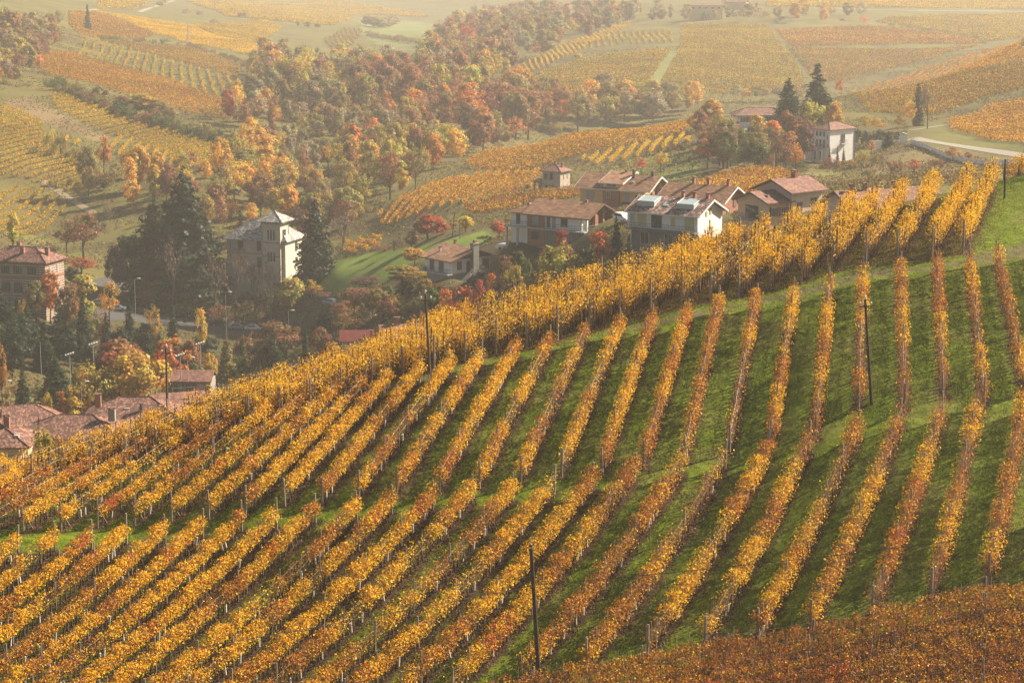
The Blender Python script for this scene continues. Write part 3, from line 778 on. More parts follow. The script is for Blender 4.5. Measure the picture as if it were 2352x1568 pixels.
field('hillstripes', [(1950, 214), (2100, 165), (2352, 97), (2420, 80), (2420, 140), (2352, 150), (2200, 170), (1990, 214)], (760, 1010), ((2099, 180), (2150, 151)), 4.2, PO, "", size=.42, dens=18, indiv=False)
field('hillside', [(1960, 222), (2200, 174), (2352, 154), (2420, 148), (2420, 195), (2352, 205), (2230, 238), (2150, 272), (2000, 262)], (700, 1000), ((1990, 250), (2340, 190)), 2.7, PB, "", size=.38, dens=18, indiv=False)
field('rightplot', [(2177, 281), (2247, 267), (2268, 247), (2352, 234), (2420, 226), (2420, 340), (2352, 332), (2268, 325), (2187, 302)], (560, 830), ((2187, 281), (2352, 304)), 2.6, PO,
      "orange vine row in the plot beside the walled lane, {} along it")

far_i = sorted([r for r in FARROWS if r['indiv']], key=lambda r: -r['look'])[:FAR_BUDGET]
ids = set(id(r) for r in far_i)
massV = []; massC = []; nkey = {}

def far_cards(r):
    P = r['P']; n = len(P); m = int(n * r['dens']); k = rng.integers(0, n, m) if id(r) not in ids else np.minimum((np.arange(m) * n / m).astype(int), n - 1)
    gap = vnoise(P[:, 0], P[:, 1], 6.0, 71)[k] > .16; k = k if id(r) in ids else k[gap]; m = len(k)
    d = unit(np.gradient(P, axis=0)[k]); side = unit(np.cross(d, [0, 0, 1.0]))
    Q = P[k] + d * rng.uniform(-.5, .5, (m, 1)) + side * rng.normal(0, r['wid'], (m, 1)); Q[:, 2] += rng.uniform(r['h'][0], r['h'][1], m) * (.85 + .3 * vnoise(P[:, 0], P[:, 1], 2.0, 72)[k])
    C = .8 * pick(PAL, r['pal'], m, jit=.2) * (.82 + .36 * vnoise(P[:, 0], P[:, 1], 22.0, 73)[k])[:, None]
    return cards(Q, r['size'] * rng.uniform(.75, 1.3, m)), np.repeat(C, 4, 0)

for r in sorted(FARROWS, key=lambda r: (r['key'], r['k'])):
    V4, C4 = far_cards(r)
    if len(V4) == 0: continue
    if id(r) in ids:
        i = nkey.get(r['key'], 0); nkey[r['key']] = i + 1
        o = r['P'][0]
        tag(link("vine_row", np_mesh("vine_row", V4 - o, quads(len(V4) // 4), M_LEAF, C4), loc=tuple(o)), r['label'].format(rank(i)), "vine row", "vine rows on the slopes beyond the village")
    else:
        massV.append(V4); massC.append(C4)
V4 = np.concatenate(massV); C4 = np.concatenate(massC)
tag(link("distant_vineyards", np_mesh("distant_vineyards", V4, quads(len(V4) // 4), M_LEAF, C4)), "hazy vine rows covering the far slopes", kind="stuff")
print("far rows", len(FARROWS), nkey, "mass cards", len(V4) // 4)
# ------------------------------------------------------------------ trees: shared meshes of unit kinds (10 m tall), placed one by one
def jitter_cols(n, rg, k=.28): return np.ones((n, 3)) * rg.uniform(1 - k, 1 + k, (n, 1)) * (1 + rg.uniform(-.1, .1, (n, 3)))

def broadleaf(seed, wr=.42, trunk=.22, nclump=34, per=95, size=.42, thin=0.0):
    rg = np.random.default_rng(seed); rr = random.Random(seed)
    H = 10.0; z0 = H * trunk; cz = (z0 + H) / 2; rz = (H - z0) / 2; rx = H * wr
    lobes = [(rr.uniform(0, 6.28), rr.uniform(.7, 1.05)) for _ in range(5)]
    C = []; Rr = []
    while len(C) < nclump:
        u = rg.normal(size=3); u /= np.linalg.norm(u); q = rg.uniform(.55, 1.0)
        az = math.atan2(u[1], u[0]); f = max(.62, max(w * math.cos((az - a) * .5) ** 2 for a, w in lobes))
        zz = u[2] * q
        taper = (1 - .35 * max(zz, 0) ** 1.5) * (1 - .25 * max(-zz, 0))
        C.append([u[0] * q * rx * f * taper, u[1] * q * rx * f * taper, cz + zz * rz * rg.uniform(.86, 1.04)]); Rr.append(rg.uniform(.75, 1.45) * H * .095 * (.7 + wr))
    C = np.array(C); Rr = np.array(Rr)
    k = np.repeat(np.arange(nclump), per); n = len(k)
    d = unit(rg.normal(size=(n, 3))); P = C[k] + d * (Rr[k] * rg.random(n) ** .45)[:, None] * np.array([1, 1, .82])
    hue = 1 + rg.uniform(-.2, .2, (nclump, 3)) * np.array([1, 1, .6])
    cols = jitter_cols(n, rg) * hue[k]
    if thin > 0:
        keep = rg.random(n) > thin; P = P[keep]; cols = cols[keep]; n = len(P)
    nr_ = P - np.array([0, 0, cz - rz * .3]); nr_ = unit(nr_) * .9 + (d if thin == 0 else d[keep]) * .6 + rg.normal(0, .45, (n, 3))
    me_c = np_mesh("crown", cards(P, rg.uniform(.7, 1.3, n) * size, rg, nr_), quads(n), M_LEAF, np.repeat(cols, 4, 0))
    b = MB(); top = z0 + (H - z0) * .55
    b.tube([(0, 0, -.5), (.05, 0, z0 * .6), (.0, .1, z0), (.12, 0, (z0 + top) / 2), (0, 0, top)], [.24, .19, .16, .11, .05], 7)
    for i in rg.choice(nclump, min(nclump, 12), replace=False):
        s = rg.uniform(z0 * .8, top * .9); c = C[i]; m = np.array([c[0] * .45, c[1] * .45, s + (c[2] - s) * .35])
        b.tube([(0, 0, s), tuple(m), tuple(c)], [.09, .06, .025], 4, False)
    return me_c, b.mesh("trunk", M_BARK)

def conifer(seed, wr=.2, layers=22, droop=.35, size=.42, z0=.07, ragged=.25, power=.85, dense=13):
    rg = np.random.default_rng(seed); H = 10.0; P = []; N = []
    b = MB(); b.tube([(0, 0, -.5), (0, 0, 3.5), (0, 0, 9.7)], [.22, .15, .03], 6)
    for i in range(layers):
        f = i / (layers - 1); z = H * (z0 + (1 - z0) * f ** .92); r = H * wr * (1 - f) ** power + .1
        nb = max(5, int(dense * (1 - f) + 5))
        for j in range(nb):
            a = rg.uniform(0, 6.283); rl = r * rg.uniform(1 - ragged * 2, 1.1); m = max(3, int(rl * 9))
            t = np.sqrt(rg.random(m)); w = .16 * rl * (1 - t * .6) + .08
            x = t * rl; y = rg.normal(0, 1, m) * w; zz = z + rg.normal(0, .16) - droop * x * (.4 + .6 * t) + rg.normal(0, .07, m) + .22 * t ** 3 * rl * .4
            P.append(np.stack([x * math.cos(a) - y * math.sin(a), x * math.sin(a) + y * math.cos(a), zz], -1))
            nn = rg.normal(0, .5, (m, 3)); nn[:, 2] += 1; nn[:, 0] += .5 * math.cos(a); nn[:, 1] += .5 * math.sin(a); N.append(nn)
            if j % 2 == 0: b.tube([(0, 0, z), (rl * .85 * math.cos(a), rl * .85 * math.sin(a), z - droop * rl * .75)], [.05, .015], 3, False)
    P = np.concatenate(P); N = np.concatenate(N); n = len(P)
    return np_mesh("crown", cards(P, rg.uniform(.6, 1.3, n) * size, rg, N, .7), quads(n), M_NEEDLE, np.repeat(jitter_cols(n, rg, .4), 4, 0)), b.mesh("trunk", M_BARK)

def barewood(seed, wr=.3, leaves=500, size=.3, depth=4):
    rg = random.Random(seed); ng_ = np.random.default_rng(seed); b = MB(); tips = []; strips = []
    def grow(p, d, ln, r, lev):
        q = p + d * ln
        b.tube([tuple(p), tuple((p + q) / 2 + Vector((rg.uniform(-.1, .1), rg.uniform(-.1, .1), 0)) * ln), tuple(q)], [r, r * .8, r * .6], 5 if lev < 2 else 3, False)
        if lev >= depth:
            tips.append(q); return
        for _ in range(3 if lev else 5):
            e = (d + Vector((rg.uniform(-1, 1), rg.uniform(-1, 1), rg.uniform(-.1, .55))) * (.75 if lev else .6 + wr)).normalized()
            grow(p + d * ln * rg.uniform(.55, 1), e, ln * rg.uniform(.55, .74), r * .52, lev + 1)
    grow(Vector((0, 0, -.4)), Vector((0, 0, 1)), 3.6, .2, 0)
    top = max(t.z for t in tips); wmax = max(math.hypot(t.x, t.y) for t in tips)
    T = np.array([tuple(t) for t in tips])
    m = len(T) * 2; k = ng_.integers(0, len(T), m); base = T[k]
    dv = ng_.normal(0, .35, (m, 3)); dv[:, 2] += .28
    wv = unit(np.cross(dv, ng_.normal(size=(m, 3)))) * .022
    V1 = np.stack([base - wv, base + wv, base + dv + wv * .4, base + dv - wv * .4], 1).reshape(-1, 3); c1 = np.ones((m, 3)) * np.array([.6, .5, .45]) * ng_.uniform(.6, 1.2, (m, 1))
    k = ng_.integers(0, len(T), leaves); Lp = T[k] + ng_.normal(0, .35, (leaves, 3))
    V2 = cards(Lp, ng_.uniform(.7, 1.3, leaves) * size, ng_); c2 = jitter_cols(leaves, ng_)
    sc = np.array([10 * wr / wmax * 1.1, 10 * wr / wmax * 1.1, 10 / top])
    V_ = np.concatenate([V1, V2]) * sc; b.v = [tuple(np.array(p) * sc) for p in b.v]
    return np_mesh("crown", V_, quads(len(V_) // 4), M_LEAF, np.repeat(np.concatenate([c1, c2]), 4, 0)), b.mesh("trunk", M_BARKL)

def shrub(seed, wr=.6, nclump=20, per=80, size=.55):
    rg = np.random.default_rng(seed); H = 10.0
    a = rg.uniform(0, 6.283, nclump); q = np.sqrt(rg.random(nclump)); C = np.stack([np.cos(a) * q * H * wr, np.sin(a) * q * H * wr, H * (.15 + .62 * rg.random(nclump) * (1 - .5 * q ** 2))], -1); Rr = rg.uniform(1.3, 2.4, nclump)
    k = np.repeat(np.arange(nclump), per); n = len(k); P = C[k] + unit(rg.normal(size=(n, 3))) * (Rr[k] * rg.random(n) ** .45)[:, None]; P[:, 2] = np.maximum(P[:, 2], .1)
    hue = 1 + rg.uniform(-.2, .2, (nclump, 3))
    b = MB()
    for i in range(7): b.tube([(0, 0, -.3), tuple(C[i] * .5 + np.array([0, 0, 0])), tuple(C[i])], [.12, .08, .03], 4, False)
    return np_mesh("crown", cards(P, rg.uniform(.7, 1.3, n) * size, rg), quads(n), M_LEAF, np.repeat(jitter_cols(n, rg) * hue[k], 4, 0)), b.mesh("trunk", M_BARK)

KINDS_ = {
    'round': [broadleaf(s, wr, tr, nc, 92, .42) for s, wr, tr, nc in ((1, .42, .2, 36), (2, .38, .22, 32), (3, .46, .18, 40), (4, .36, .25, 30), (5, .5, .2, 40), (6, .40, .16, 34))],
    'airy': [broadleaf(s, wr, tr, nc, 70, .36, .3) for s, wr, tr, nc in ((11, .34, .28, 26), (12, .30, .3, 24), (13, .38, .26, 26))],
    'poplar': [broadleaf(s, .13, .12, 26, 80, .36) for s in (21, 22)],
    'fir': [conifer(s, w, 30, .34, .40, .05, .2) for s, w in ((31, .2), (32, .24), (33, .17))],
    'cedar': [conifer(s, w, 34, .2, .44, .08, .3, .62, 20) for s, w in ((41, .24), (42, .28), (43, .3))],
    'cypress': [conifer(s, .1, 30, .0, .38, .03, .1, .5) for s in (51,)],
    'bare': [barewood(s, .28, l, .3) for s, l in ((61, 60), (62, 260), (63, 20))],
    'shrub': [shrub(s) for s in (71, 72, 73)],
}
SPECIES = {'round': ("broadleaf_tree", "tree"), 'airy': ("broadleaf_tree", "tree"), 'poplar': ("poplar_tree", "tree"), 'fir': ("fir_tree", "tree"), 'cedar': ("cedar_tree", "tree"), 'cypress': ("cypress_tree", "tree"), 'bare': ("bare_tree", "tree"), 'shrub': ("bush", "bush")}
WR = {'round': .43, 'airy': .35, 'poplar': .14, 'fir': .21, 'cedar': .26, 'cypress': .1, 'bare': .28, 'shrub': .68}
TINT = {'gold': (.52, .31, .05), 'lemon': (.58, .43, .05), 'orange': (.46, .19, .04), 'rust': (.27, .125, .055), 'red': (.44, .10, .045), 'crimson': (.30, .065, .045), 'brown': (.22, .11, .055), 'olive': (.24, .185, .06), 'yellowolive': (.36, .275, .055),
        'green': (.12, .14, .035), 'grey': (.27, .215, .12), 'purple': (.15, .08, .065), 'dark': (.028, .042, .022), 'pine': (.05, .07, .03), 'twig': (.14, .1, .075)}
TWORD = {'gold': "golden", 'lemon': "bright yellow", 'orange': "orange", 'rust': "rust red-brown", 'red': "scarlet", 'crimson': "dark red", 'brown': "brown", 'olive': "olive green", 'yellowolive': "yellow green", 'green': "green", 'grey': "grey green", 'purple': "purple brown", 'dark': "dark green", 'pine': "blue green", 'twig': "leafless grey"}
KWORD = {'round': "rounded tree", 'airy': "thin-leaved tree", 'poplar': "slender poplar", 'fir': "pointed fir", 'cedar': "ragged cedar", 'cypress': "narrow cypress", 'bare': "bare-branched tree", 'shrub': "bush"}
TREES = []

def tree_at(X, Y, h, w, kind, tint, place, rg=rng, mass=False):
    TREES.append(dict(X=X, Y=Y, z=float(gz(X, Y)), h=h, w=w, kind=kind, tint=tint, place=place, mass=mass, v=int(rg.integers(len(KINDS_[kind]))), rot=float(rg.uniform(0, 6.28)), br=rg.uniform(.82, 1.18) * np.array([1, rg.uniform(.9, 1.1), 1])))

def hero(ox, oytop, Y, wpx, kind, tint, place, hmin=1.0):
    Y = FY(Y); p = pt(ox, oytop, Y); g = float(gz(p[0], p[1])); h = p[2] - g
    if h < hmin: h = hmin
    tree_at(p[0], p[1], h, wpx * Y / FOC, kind, tint, place)

def clear_of(X, Y, r):
    return all((t['X'] - X) ** 2 + (t['Y'] - Y) ** 2 > r * r for t in TREES)
# ------------------------------------------------------------------ the trees one can point to: (x, top y, distance, width, kind, tint, place)
BYTOWER = "beside the tower villa"; CARPARK = "before the car park"; COURT = "beside the floodlit court"; BRICK = "beside the brick villa"; FARMS = "above the tiled farm roofs"; CHALET = "around the white chalet"; BELOW = "below the long house"
LAWN_ = "on the lawn mound"; ORCH = "behind the orange house"; FARH = "around the far white houses"; ROADW = "beside the walled road"; SCRUBP = "on the scrubby bank"
for a in [
    (418, 400, 600, 185, 'cedar', 'dark', BYTOWER), (352, 468, 606, 140, 'cedar', 'dark', BYTOWER), (302, 532, 610, 120, 'round', 'dark', BYTOWER), (472, 500, 612, 120, 'cedar', 'dark', BYTOWER), (262, 560, 600, 60, 'round', 'purple', BYTOWER),
    (722, 458, 596, 92, 'cedar', 'dark', BYTOWER), (552, 484, 660, 26, 'fir', 'dark', BYTOWER), (788, 490, 625, 60, 'bare', 'twig', BYTOWER),
    (396, 547, 592, 70, 'bare', 'twig', BYTOWER), (490, 570, 592, 70, 'bare', 'twig', BYTOWER), (537, 575, 590, 60, 'bare', 'twig', BYTOWER), (584, 592, 590, 60, 'bare', 'twig', BYTOWER), (621, 590, 588, 60, 'bare', 'twig', BYTOWER),
    (672, 633, 588, 100, 'round', 'yellowolive', BYTOWER), (706, 640, 590, 60, 'round', 'gold', BYTOWER), (470, 628, 600, 120, 'round', 'green', BYTOWER), (352, 640, 598, 130, 'round', 'brown', BYTOWER), (420, 650, 596, 90, 'shrub', 'green', BYTOWER), (310, 655, 596, 36, 'cypress', 'dark', BYTOWER), (560, 668, 592, 90, 'shrub', 'olive', BYTOWER), (630, 670, 590, 70, 'shrub', 'brown', BYTOWER), (500, 690, 593, 80, 'shrub', 'brown', BYTOWER),
    (757, 672, 570, 95, 'airy', 'purple', BYTOWER), (730, 655, 580, 50, 'airy', 'gold', BYTOWER),
    (295, 683, 525, 50, 'fir', 'dark', CARPARK), (395, 692, 535, 42, 'fir', 'dark', CARPARK), (132, 697, 520, 66, 'fir', 'dark', CARPARK), (189, 683, 522, 62, 'fir', 'dark', CARPARK), (-4, 662, 520, 90, 'fir', 'dark', CARPARK), (243, 722, 518, 60, 'fir', 'dark', CARPARK), (60, 706, 512, 70, 'fir', 'dark', CARPARK), (30, 740, 500, 70, 'round', 'dark', CARPARK), (100, 740, 500, 80, 'fir', 'dark', CARPARK), (330, 740, 516, 70, 'round', 'dark', CARPARK), (280, 752, 512, 80, 'round', 'dark', CARPARK), (160, 745, 508, 90, 'round', 'dark', CARPARK), (370, 755, 520, 70, 'shrub', 'green', CARPARK),
    (350, 700, 520, 46, 'airy', 'gold', CARPARK), (460, 706, 520, 42, 'airy', 'lemon', CARPARK), (440, 775, 500, 80, 'shrub', 'brown', CARPARK), (560, 800, 500, 90, 'shrub', 'green', CARPARK),
    (520, 772, 480, 66, 'fir', 'olive', CARPARK), (622, 730, 495, 150, 'airy', 'brown', CARPARK), (655, 745, 500, 95, 'airy', 'rust', CARPARK), (742, 712, 505, 66, 'fir', 'dark', CARPARK), (700, 790, 480, 80, 'shrub', 'green', CARPARK), (780, 740, 500, 36, 'airy', 'gold', CARPARK),
    (262, 783, 440, 215, 'round', 'rust', COURT), (300, 800, 434, 170, 'round', 'gold', COURT), (215, 835, 430, 110, 'round', 'yellowolive', COURT), (385, 772, 462, 120, 'round', 'orange', COURT), (430, 778, 466, 80, 'round', 'rust', COURT), (300, 775, 458, 110, 'airy', 'rust', COURT), (482, 808, 470, 40, 'round', 'lemon', COURT), (440, 830, 462, 70, 'round', 'green', COURT),
    (98, 980, 216, 104, 'round', 'yellowolive', FARMS), (51, 845, 446, 66, 'fir', 'pine', FARMS), (127, 824, 466, 90, 'cedar', 'pine', FARMS), (137, 888, 424, 34, 'poplar', 'orange', FARMS), (165, 878, 424, 42, 'poplar', 'gold', FARMS), (104, 902, 424, 34, 'round', 'gold', FARMS), (0, 775, 440, 40, 'airy', 'orange', FARMS), (12, 895, 430, 50, 'round', 'olive', FARMS), (88, 955, 352, 24, 'fir', 'pine', FARMS), (205, 905, 425, 36, 'shrub', 'crimson', FARMS), (35, 880, 470, 60, 'shrub', 'brown', FARMS), (90, 880, 475, 70, 'shrub', 'green', FARMS), (200, 840, 480, 70, 'shrub', 'green', FARMS), (170, 850, 478, 50, 'fir', 'dark', FARMS),
    (112, 622, 545, 76, 'round', 'orange', BRICK), (80, 640, 540, 66, 'round', 'olive', BRICK), (150, 650, 540, 60, 'round', 'rust', BRICK), (188, 621, 545, 50, 'poplar', 'yellowolive', BRICK), (249, 641, 555, 70, 'airy', 'gold', BRICK), (186, 590, 620, 80, 'airy', 'red', BRICK), (161, 612, 600, 40, 'round', 'dark', BRICK), (225, 700, 545, 50, 'shrub', 'brown', BRICK), (53, 675, 535, 30, 'shrub', 'yellowolive', BRICK), (10, 685, 532, 60, 'round', 'dark', BRICK),
    (27, 483, 640, 24, 'poplar', 'lemon', BRICK), (188, 482, 650, 100, 'airy', 'rust', BRICK), (150, 500, 655, 70, 'airy', 'brown', BRICK), (225, 510, 660, 60, 'bare', 'twig', BRICK), (100, 545, 650, 60, 'shrub', 'grey', BRICK), (130, 575, 640, 70, 'shrub', 'olive', BRICK), (60, 585, 650, 60, 'shrub', 'grey', BRICK), (248, 470, 690, 30, 'bare', 'twig', BRICK),
    (982, 493, 570, 108, 'round', 'red', LAWN_), (1018, 512, 572, 50, 'round', 'orange', LAWN_), (945, 530, 566, 50, 'round', 'rust', LAWN_), (1070, 497, 560, 54, 'round', 'lemon', LAWN_), (1147, 508, 522, 44, 'round', 'red', LAWN_), (905, 540, 580, 60, 'bare', 'twig', LAWN_), (880, 560, 590, 60, 'shrub', 'brown', LAWN_), (1040, 520, 580, 24, 'round', 'gold', LAWN_), (1115, 535, 520, 40, 'shrub', 'olive', LAWN_),
    (952, 568, 530, 70, 'round', 'gold', CHALET), (925, 610, 500, 120, 'round', 'yellowolive', CHALET), (975, 622, 492, 80, 'round', 'gold', CHALET), (840, 634, 540, 105, 'airy', 'purple', CHALET), (815, 660, 520, 110, 'airy', 'brown', CHALET), (790, 690, 505, 80, 'airy', 'brown', CHALET), (909, 682, 460, 80, 'round', 'gold', CHALET), (885, 718, 430, 56, 'fir', 'dark', CHALET), (940, 700, 440, 70, 'round', 'olive', CHALET), (870, 670, 500, 90, 'round', 'brown', CHALET),
    (1057, 650, 412, 105, 'airy', 'red', CHALET), (1020, 662, 414, 60, 'airy', 'orange', CHALET), (1130, 625, 416, 42, 'airy', 'orange', CHALET), (1160, 584, 428, 60, 'airy', 'brown', CHALET), (1100, 640, 412, 50, 'airy', 'crimson', CHALET), (985, 690, 412, 70, 'shrub', 'olive', CHALET),
    (1000, 640, 448, 60, 'shrub', 'brown', CHALET), (1040, 655, 446, 50, 'shrub', 'olive', CHALET), (1085, 650, 448, 46, 'shrub', 'green', CHALET), (975, 640, 452, 50, 'round', 'yellowolive', CHALET),
    (1184, 602, 412, 54, 'round', 'yellowolive', BELOW), (1285, 556, 404, 125, 'round', 'yellowolive', BELOW), (1255, 570, 406, 80, 'round', 'rust', BELOW), (1292, 524, 410, 54, 'airy', 'crimson', BELOW), (1379, 530, 398, 76, 'airy', 'red', BELOW), (1345, 560, 396, 70, 'round', 'green', BELOW), (1416, 500, 402, 44, 'fir', 'dark', BELOW), (1445, 540, 392, 50, 'fir', 'dark', BELOW), (1470, 548, 382, 60, 'shrub', 'rust', BELOW), (1510, 545, 380, 60, 'shrub', 'green', BELOW), (1420, 570, 392, 90, 'shrub', 'green', BELOW), (1545, 545, 380, 50, 'shrub', 'brown', BELOW), (1230, 610, 408, 80, 'shrub', 'brown', BELOW), (1215, 575, 420, 70, 'shrub', 'green', BELOW), (1330, 600, 400, 90, 'shrub', 'green', BELOW), (1618, 522, 384, 40, 'shrub', 'dark', BELOW),
    (1250, 625, 400, 90, 'shrub', 'olive', BELOW), (1310, 590, 398, 90, 'shrub', 'green', BELOW), (1380, 590, 390, 70, 'shrub', 'brown', BELOW), (1160, 640, 410, 90, 'round', 'brown', BELOW), (1110, 680, 400, 70, 'shrub', 'green', BELOW), (1200, 650, 400, 70, 'shrub', 'rust', BELOW), (960, 700, 420, 70, 'shrub', 'brown', CHALET), (1010, 690, 405, 70, 'shrub', 'green', CHALET),
    (1433, 364, 660, 34, 'airy', 'olive', ORCH), (1470, 362, 662, 42, 'airy', 'red', ORCH), (1518, 348, 650, 40, 'airy', 'gold', ORCH), (1545, 440, 540, 60, 'airy', 'lemon', ORCH), (1590, 370, 640, 40, 'bare', 'twig', ORCH), (1560, 335, 690, 46, 'airy', 'brown', ORCH), (1610, 430, 560, 60, 'shrub', 'olive', ORCH),
    (1633, 228, 740, 76, 'round', 'gold', FARH), (1594, 262, 745, 44, 'round', 'gold', FARH), (1626, 318, 640, 80, 'airy', 'orange', FARH), (1656, 295, 690, 50, 'round', 'olive', FARH), (1686, 291, 670, 44, 'round', 'rust', FARH), (1740, 261, 690, 54, 'round', 'gold', FARH), (1743, 290, 668, 60, 'round', 'olive', FARH), (1777, 274, 664, 56, 'round', 'orange', FARH), (1804, 255, 690, 56, 'round', 'rust', FARH), (1831, 265, 680, 60, 'round', 'brown', FARH),
    (1878, 150, 705, 130, 'fir', 'dark', FARH), (1812, 184, 712, 84, 'cedar', 'dark', FARH), (1861, 229, 690, 74, 'round', 'yellowolive', FARH), (1915, 231, 690, 56, 'round', 'gold', FARH), (1831, 328, 655, 44, 'airy', 'gold', FARH), (1852, 336, 652, 34, 'airy', 'gold', FARH), (1690, 330, 655, 70, 'round', 'green', FARH), (1730, 335, 650, 70, 'round', 'brown', FARH), (1775, 330, 650, 60, 'round', 'purple', FARH), (1810, 350, 640, 60, 'shrub', 'green', FARH), (1928, 180, 870, 26, 'airy', 'orange', FARH),
    (1906, 338, 632, 13, 'fir', 'pine', FARH), (1924, 336, 632, 12, 'fir', 'pine', FARH), (1938, 338, 632, 12, 'fir', 'pine', FARH), (1905, 357, 626, 60, 'shrub', 'brown', FARH), (1950, 360, 622, 50, 'shrub', 'yellowolive', FARH), (1655, 380, 620, 60, 'shrub', 'olive', FARH), (1700, 385, 610, 70, 'shrub', 'green', FARH), (1760, 375, 620, 70, 'shrub', 'brown', FARH), (1830, 385, 610, 60, 'shrub', 'green', FARH),
    (2111, 194, 715, 24, 'cypress', 'dark', ROADW), (2133, 197, 700, 52, 'bare', 'twig', ROADW), (2090, 228, 700, 38, 'airy', 'gold', ROADW), (2066, 262, 698, 28, 'airy', 'gold', ROADW), (1960, 226, 760, 18, 'bare', 'twig', ROADW), (1995, 216, 760, 20, 'bare', 'twig', ROADW), (2044, 240, 750, 20, 'bare', 'twig', ROADW), (2016, 290, 668, 60, 'shrub', 'dark', ROADW), (2060, 298, 664, 50, 'shrub', 'dark', ROADW), (1975, 280, 672, 50, 'shrub', 'dark', ROADW), (2041, 302, 648, 32, 'fir', 'pine', ROADW), (2002, 320, 640, 26, 'airy', 'orange', ROADW), (2020, 270, 700, 40, 'airy', 'gold', ROADW), (1990, 262, 705, 40, 'airy', 'yellowolive', ROADW),
    (1982, 336, 618, 46, 'shrub', 'yellowolive', SCRUBP), (2015, 345, 612, 40, 'shrub', 'olive', SCRUBP), (2190, 336, 585, 46, 'airy', 'orange', SCRUBP), (2100, 366, 560, 42, 'airy', 'red', SCRUBP), (1995, 378, 570, 38, 'shrub', 'olive', SCRUBP), (2029, 356, 590, 34, 'bare', 'twig', SCRUBP), (2225, 348, 582, 26, 'airy', 'crimson', SCRUBP), (1920, 425, 560, 50, 'bare', 'twig', SCRUBP), (2060, 360, 580, 50, 'shrub', 'brown', SCRUBP), (2150, 358, 575, 40, 'shrub', 'brown', SCRUBP),
]: hero(*a)
HILLL = "on the left hillside"; WOODL = "in the top left wood"; FARFIELD = "on the far slopes"
for a in [(114, 278, 790, 36, 'shrub', 'yellowolive', HILLL), (140, 285, 790, 26, 'shrub', 'olive', HILLL), (81, 126, 1000, 42, 'round', 'orange', HILLL), (100, 165, 980, 40, 'round', 'olive', HILLL), (60, 190, 940, 40, 'shrub', 'olive', HILLL), (95, 200, 930, 60, 'shrub', 'yellowolive', HILLL), (1327, 123, 1140, 30, 'round', 'gold', FARFIELD), (236, 305, 760, 44, 'airy', 'orange', HILLL), (200, 330, 740, 54, 'round', 'olive', HILLL), (525, 205, 905, 44, 'round', 'red', "along the dark hedge"), (22, 20, 1060, 60, 'round', 'rust', WOODL),
          (550, 28, 1500, 12, 'round', 'olive', FARFIELD), (562, 26, 1500, 14, 'round', 'olive', FARFIELD), (372, 0, 1500, 40, 'airy', 'grey', FARFIELD), (430, 18, 1450, 30, 'airy', 'grey', FARFIELD), (460, 25, 1450, 30, 'airy', 'grey', FARFIELD), (490, 40, 1400, 26, 'shrub', 'grey', FARFIELD), (200, 10, 1200, 24, 'fir', 'pine', FARFIELD)]: hero(*a)

# ------------------------------------------------------------------ woods: filled by plan, nearest trees stay single trees
def wood(poly, yr, step, hr, palette, kinds, place, wmul=1.0, jit=.45, cap=None):
    step = step * (1.3 if yr[0] > 950 else 1)
    n0 = len(TREES); yr = (FY(yr[0]), FY(yr[1]))
    xs = [p[0] for p in poly]; Ys = np.arange(yr[0], yr[1], step)
    for Y in Ys:
        for a in np.arange((min(xs) - 1176) / FOC * Y, (max(xs) - 1176) / FOC * Y, step):
            X = a + rng.uniform(-jit, jit) * step; y = Y + rng.uniform(-jit, jit) * step
            ex, ey = proj(np.array([X, y, float(gz(X, y))]))
            if not inpoly(np.array([ex]), np.array([ey]), poly)[0]: continue
            if not clear_of(X, y, step * .5): continue
            pl = palette(ex, ey) if callable(palette) else palette
            names, wts = zip(*pl); kn, kw = zip(*kinds)
            tint = names[rng.choice(len(names), p=np.array(wts) / sum(wts))]; kind = kn[rng.choice(len(kn), p=np.array(kw) / sum(kw))]
            h = rng.uniform(*hr) * (.5 if kind == 'shrub' else 1) * (1 if y < 950 else 1.3)
            if cap is not None:
                room = (ey - cap(ex)) * y / FOC
                if room < 1.2: continue
                h = min(h, room)
            tree_at(X, y, h, h * 2 * WR[kind] * rng.uniform(.85, 1.2) * wmul, kind, tint, place)
    return len(TREES) - n0

def valley_pal(x, y):
    if x > 1000 and y < 190: return [('olive', 3), ('grey', 4), ('rust', 3), ('orange', .5), ('red', .3), ('yellowolive', 2), ('brown', 2)]
    if 830 < x < 1060 and y > 210 and y < 360: return [('rust', 4), ('brown', 2.5), ('orange', .6), ('olive', 2), ('yellowolive', 1), ('grey', 1)]
    if x > 760 and y > 360: return [('olive', 3), ('yellowolive', 4), ('orange', .7), ('red', .45), ('rust', 1), ('gold', 1.2)]
    if x < 620 and y > 380: return [('yellowolive', 3), ('gold', 3.5), ('rust', 1.6), ('brown', 1.5), ('olive', 2)]
    if x < 640: return [('rust', 1.6), ('brown', 1.6), ('orange', .5), ('olive', 2.4), ('grey', 2), ('gold', 1.2), ('yellowolive', 2)]
    return [('grey', 3), ('olive', 3), ('brown', 1.2), ('yellowolive', 3.4), ('rust', 1.0), ('gold', 1.4), ('red', .2)]
DECID = [('round', 4), ('airy', 4), ('poplar', .5), ('bare', .7)]
VALLEY = "in the valley wood"
print("wood", wood([(520, 275), (585, 240), (592, 165), (620, 158), (700, 170), (800, 168), (860, 185), (960, 178), (1000, 112), (1060, 100), (1165, 95), (1172, 185), (1085, 235), (1040, 270), (1040, 325), (1072, 385), (1000, 420), (900, 470), (850, 520), (800, 565), (740, 590), (500, 565), (430, 490), (300, 490), (235, 450), (225, 420), (250, 380), (400, 410), (525, 400), (540, 330)], (640, 1420), 9.2, (8, 15), valley_pal, DECID + [('shrub', .8)], VALLEY, .82))
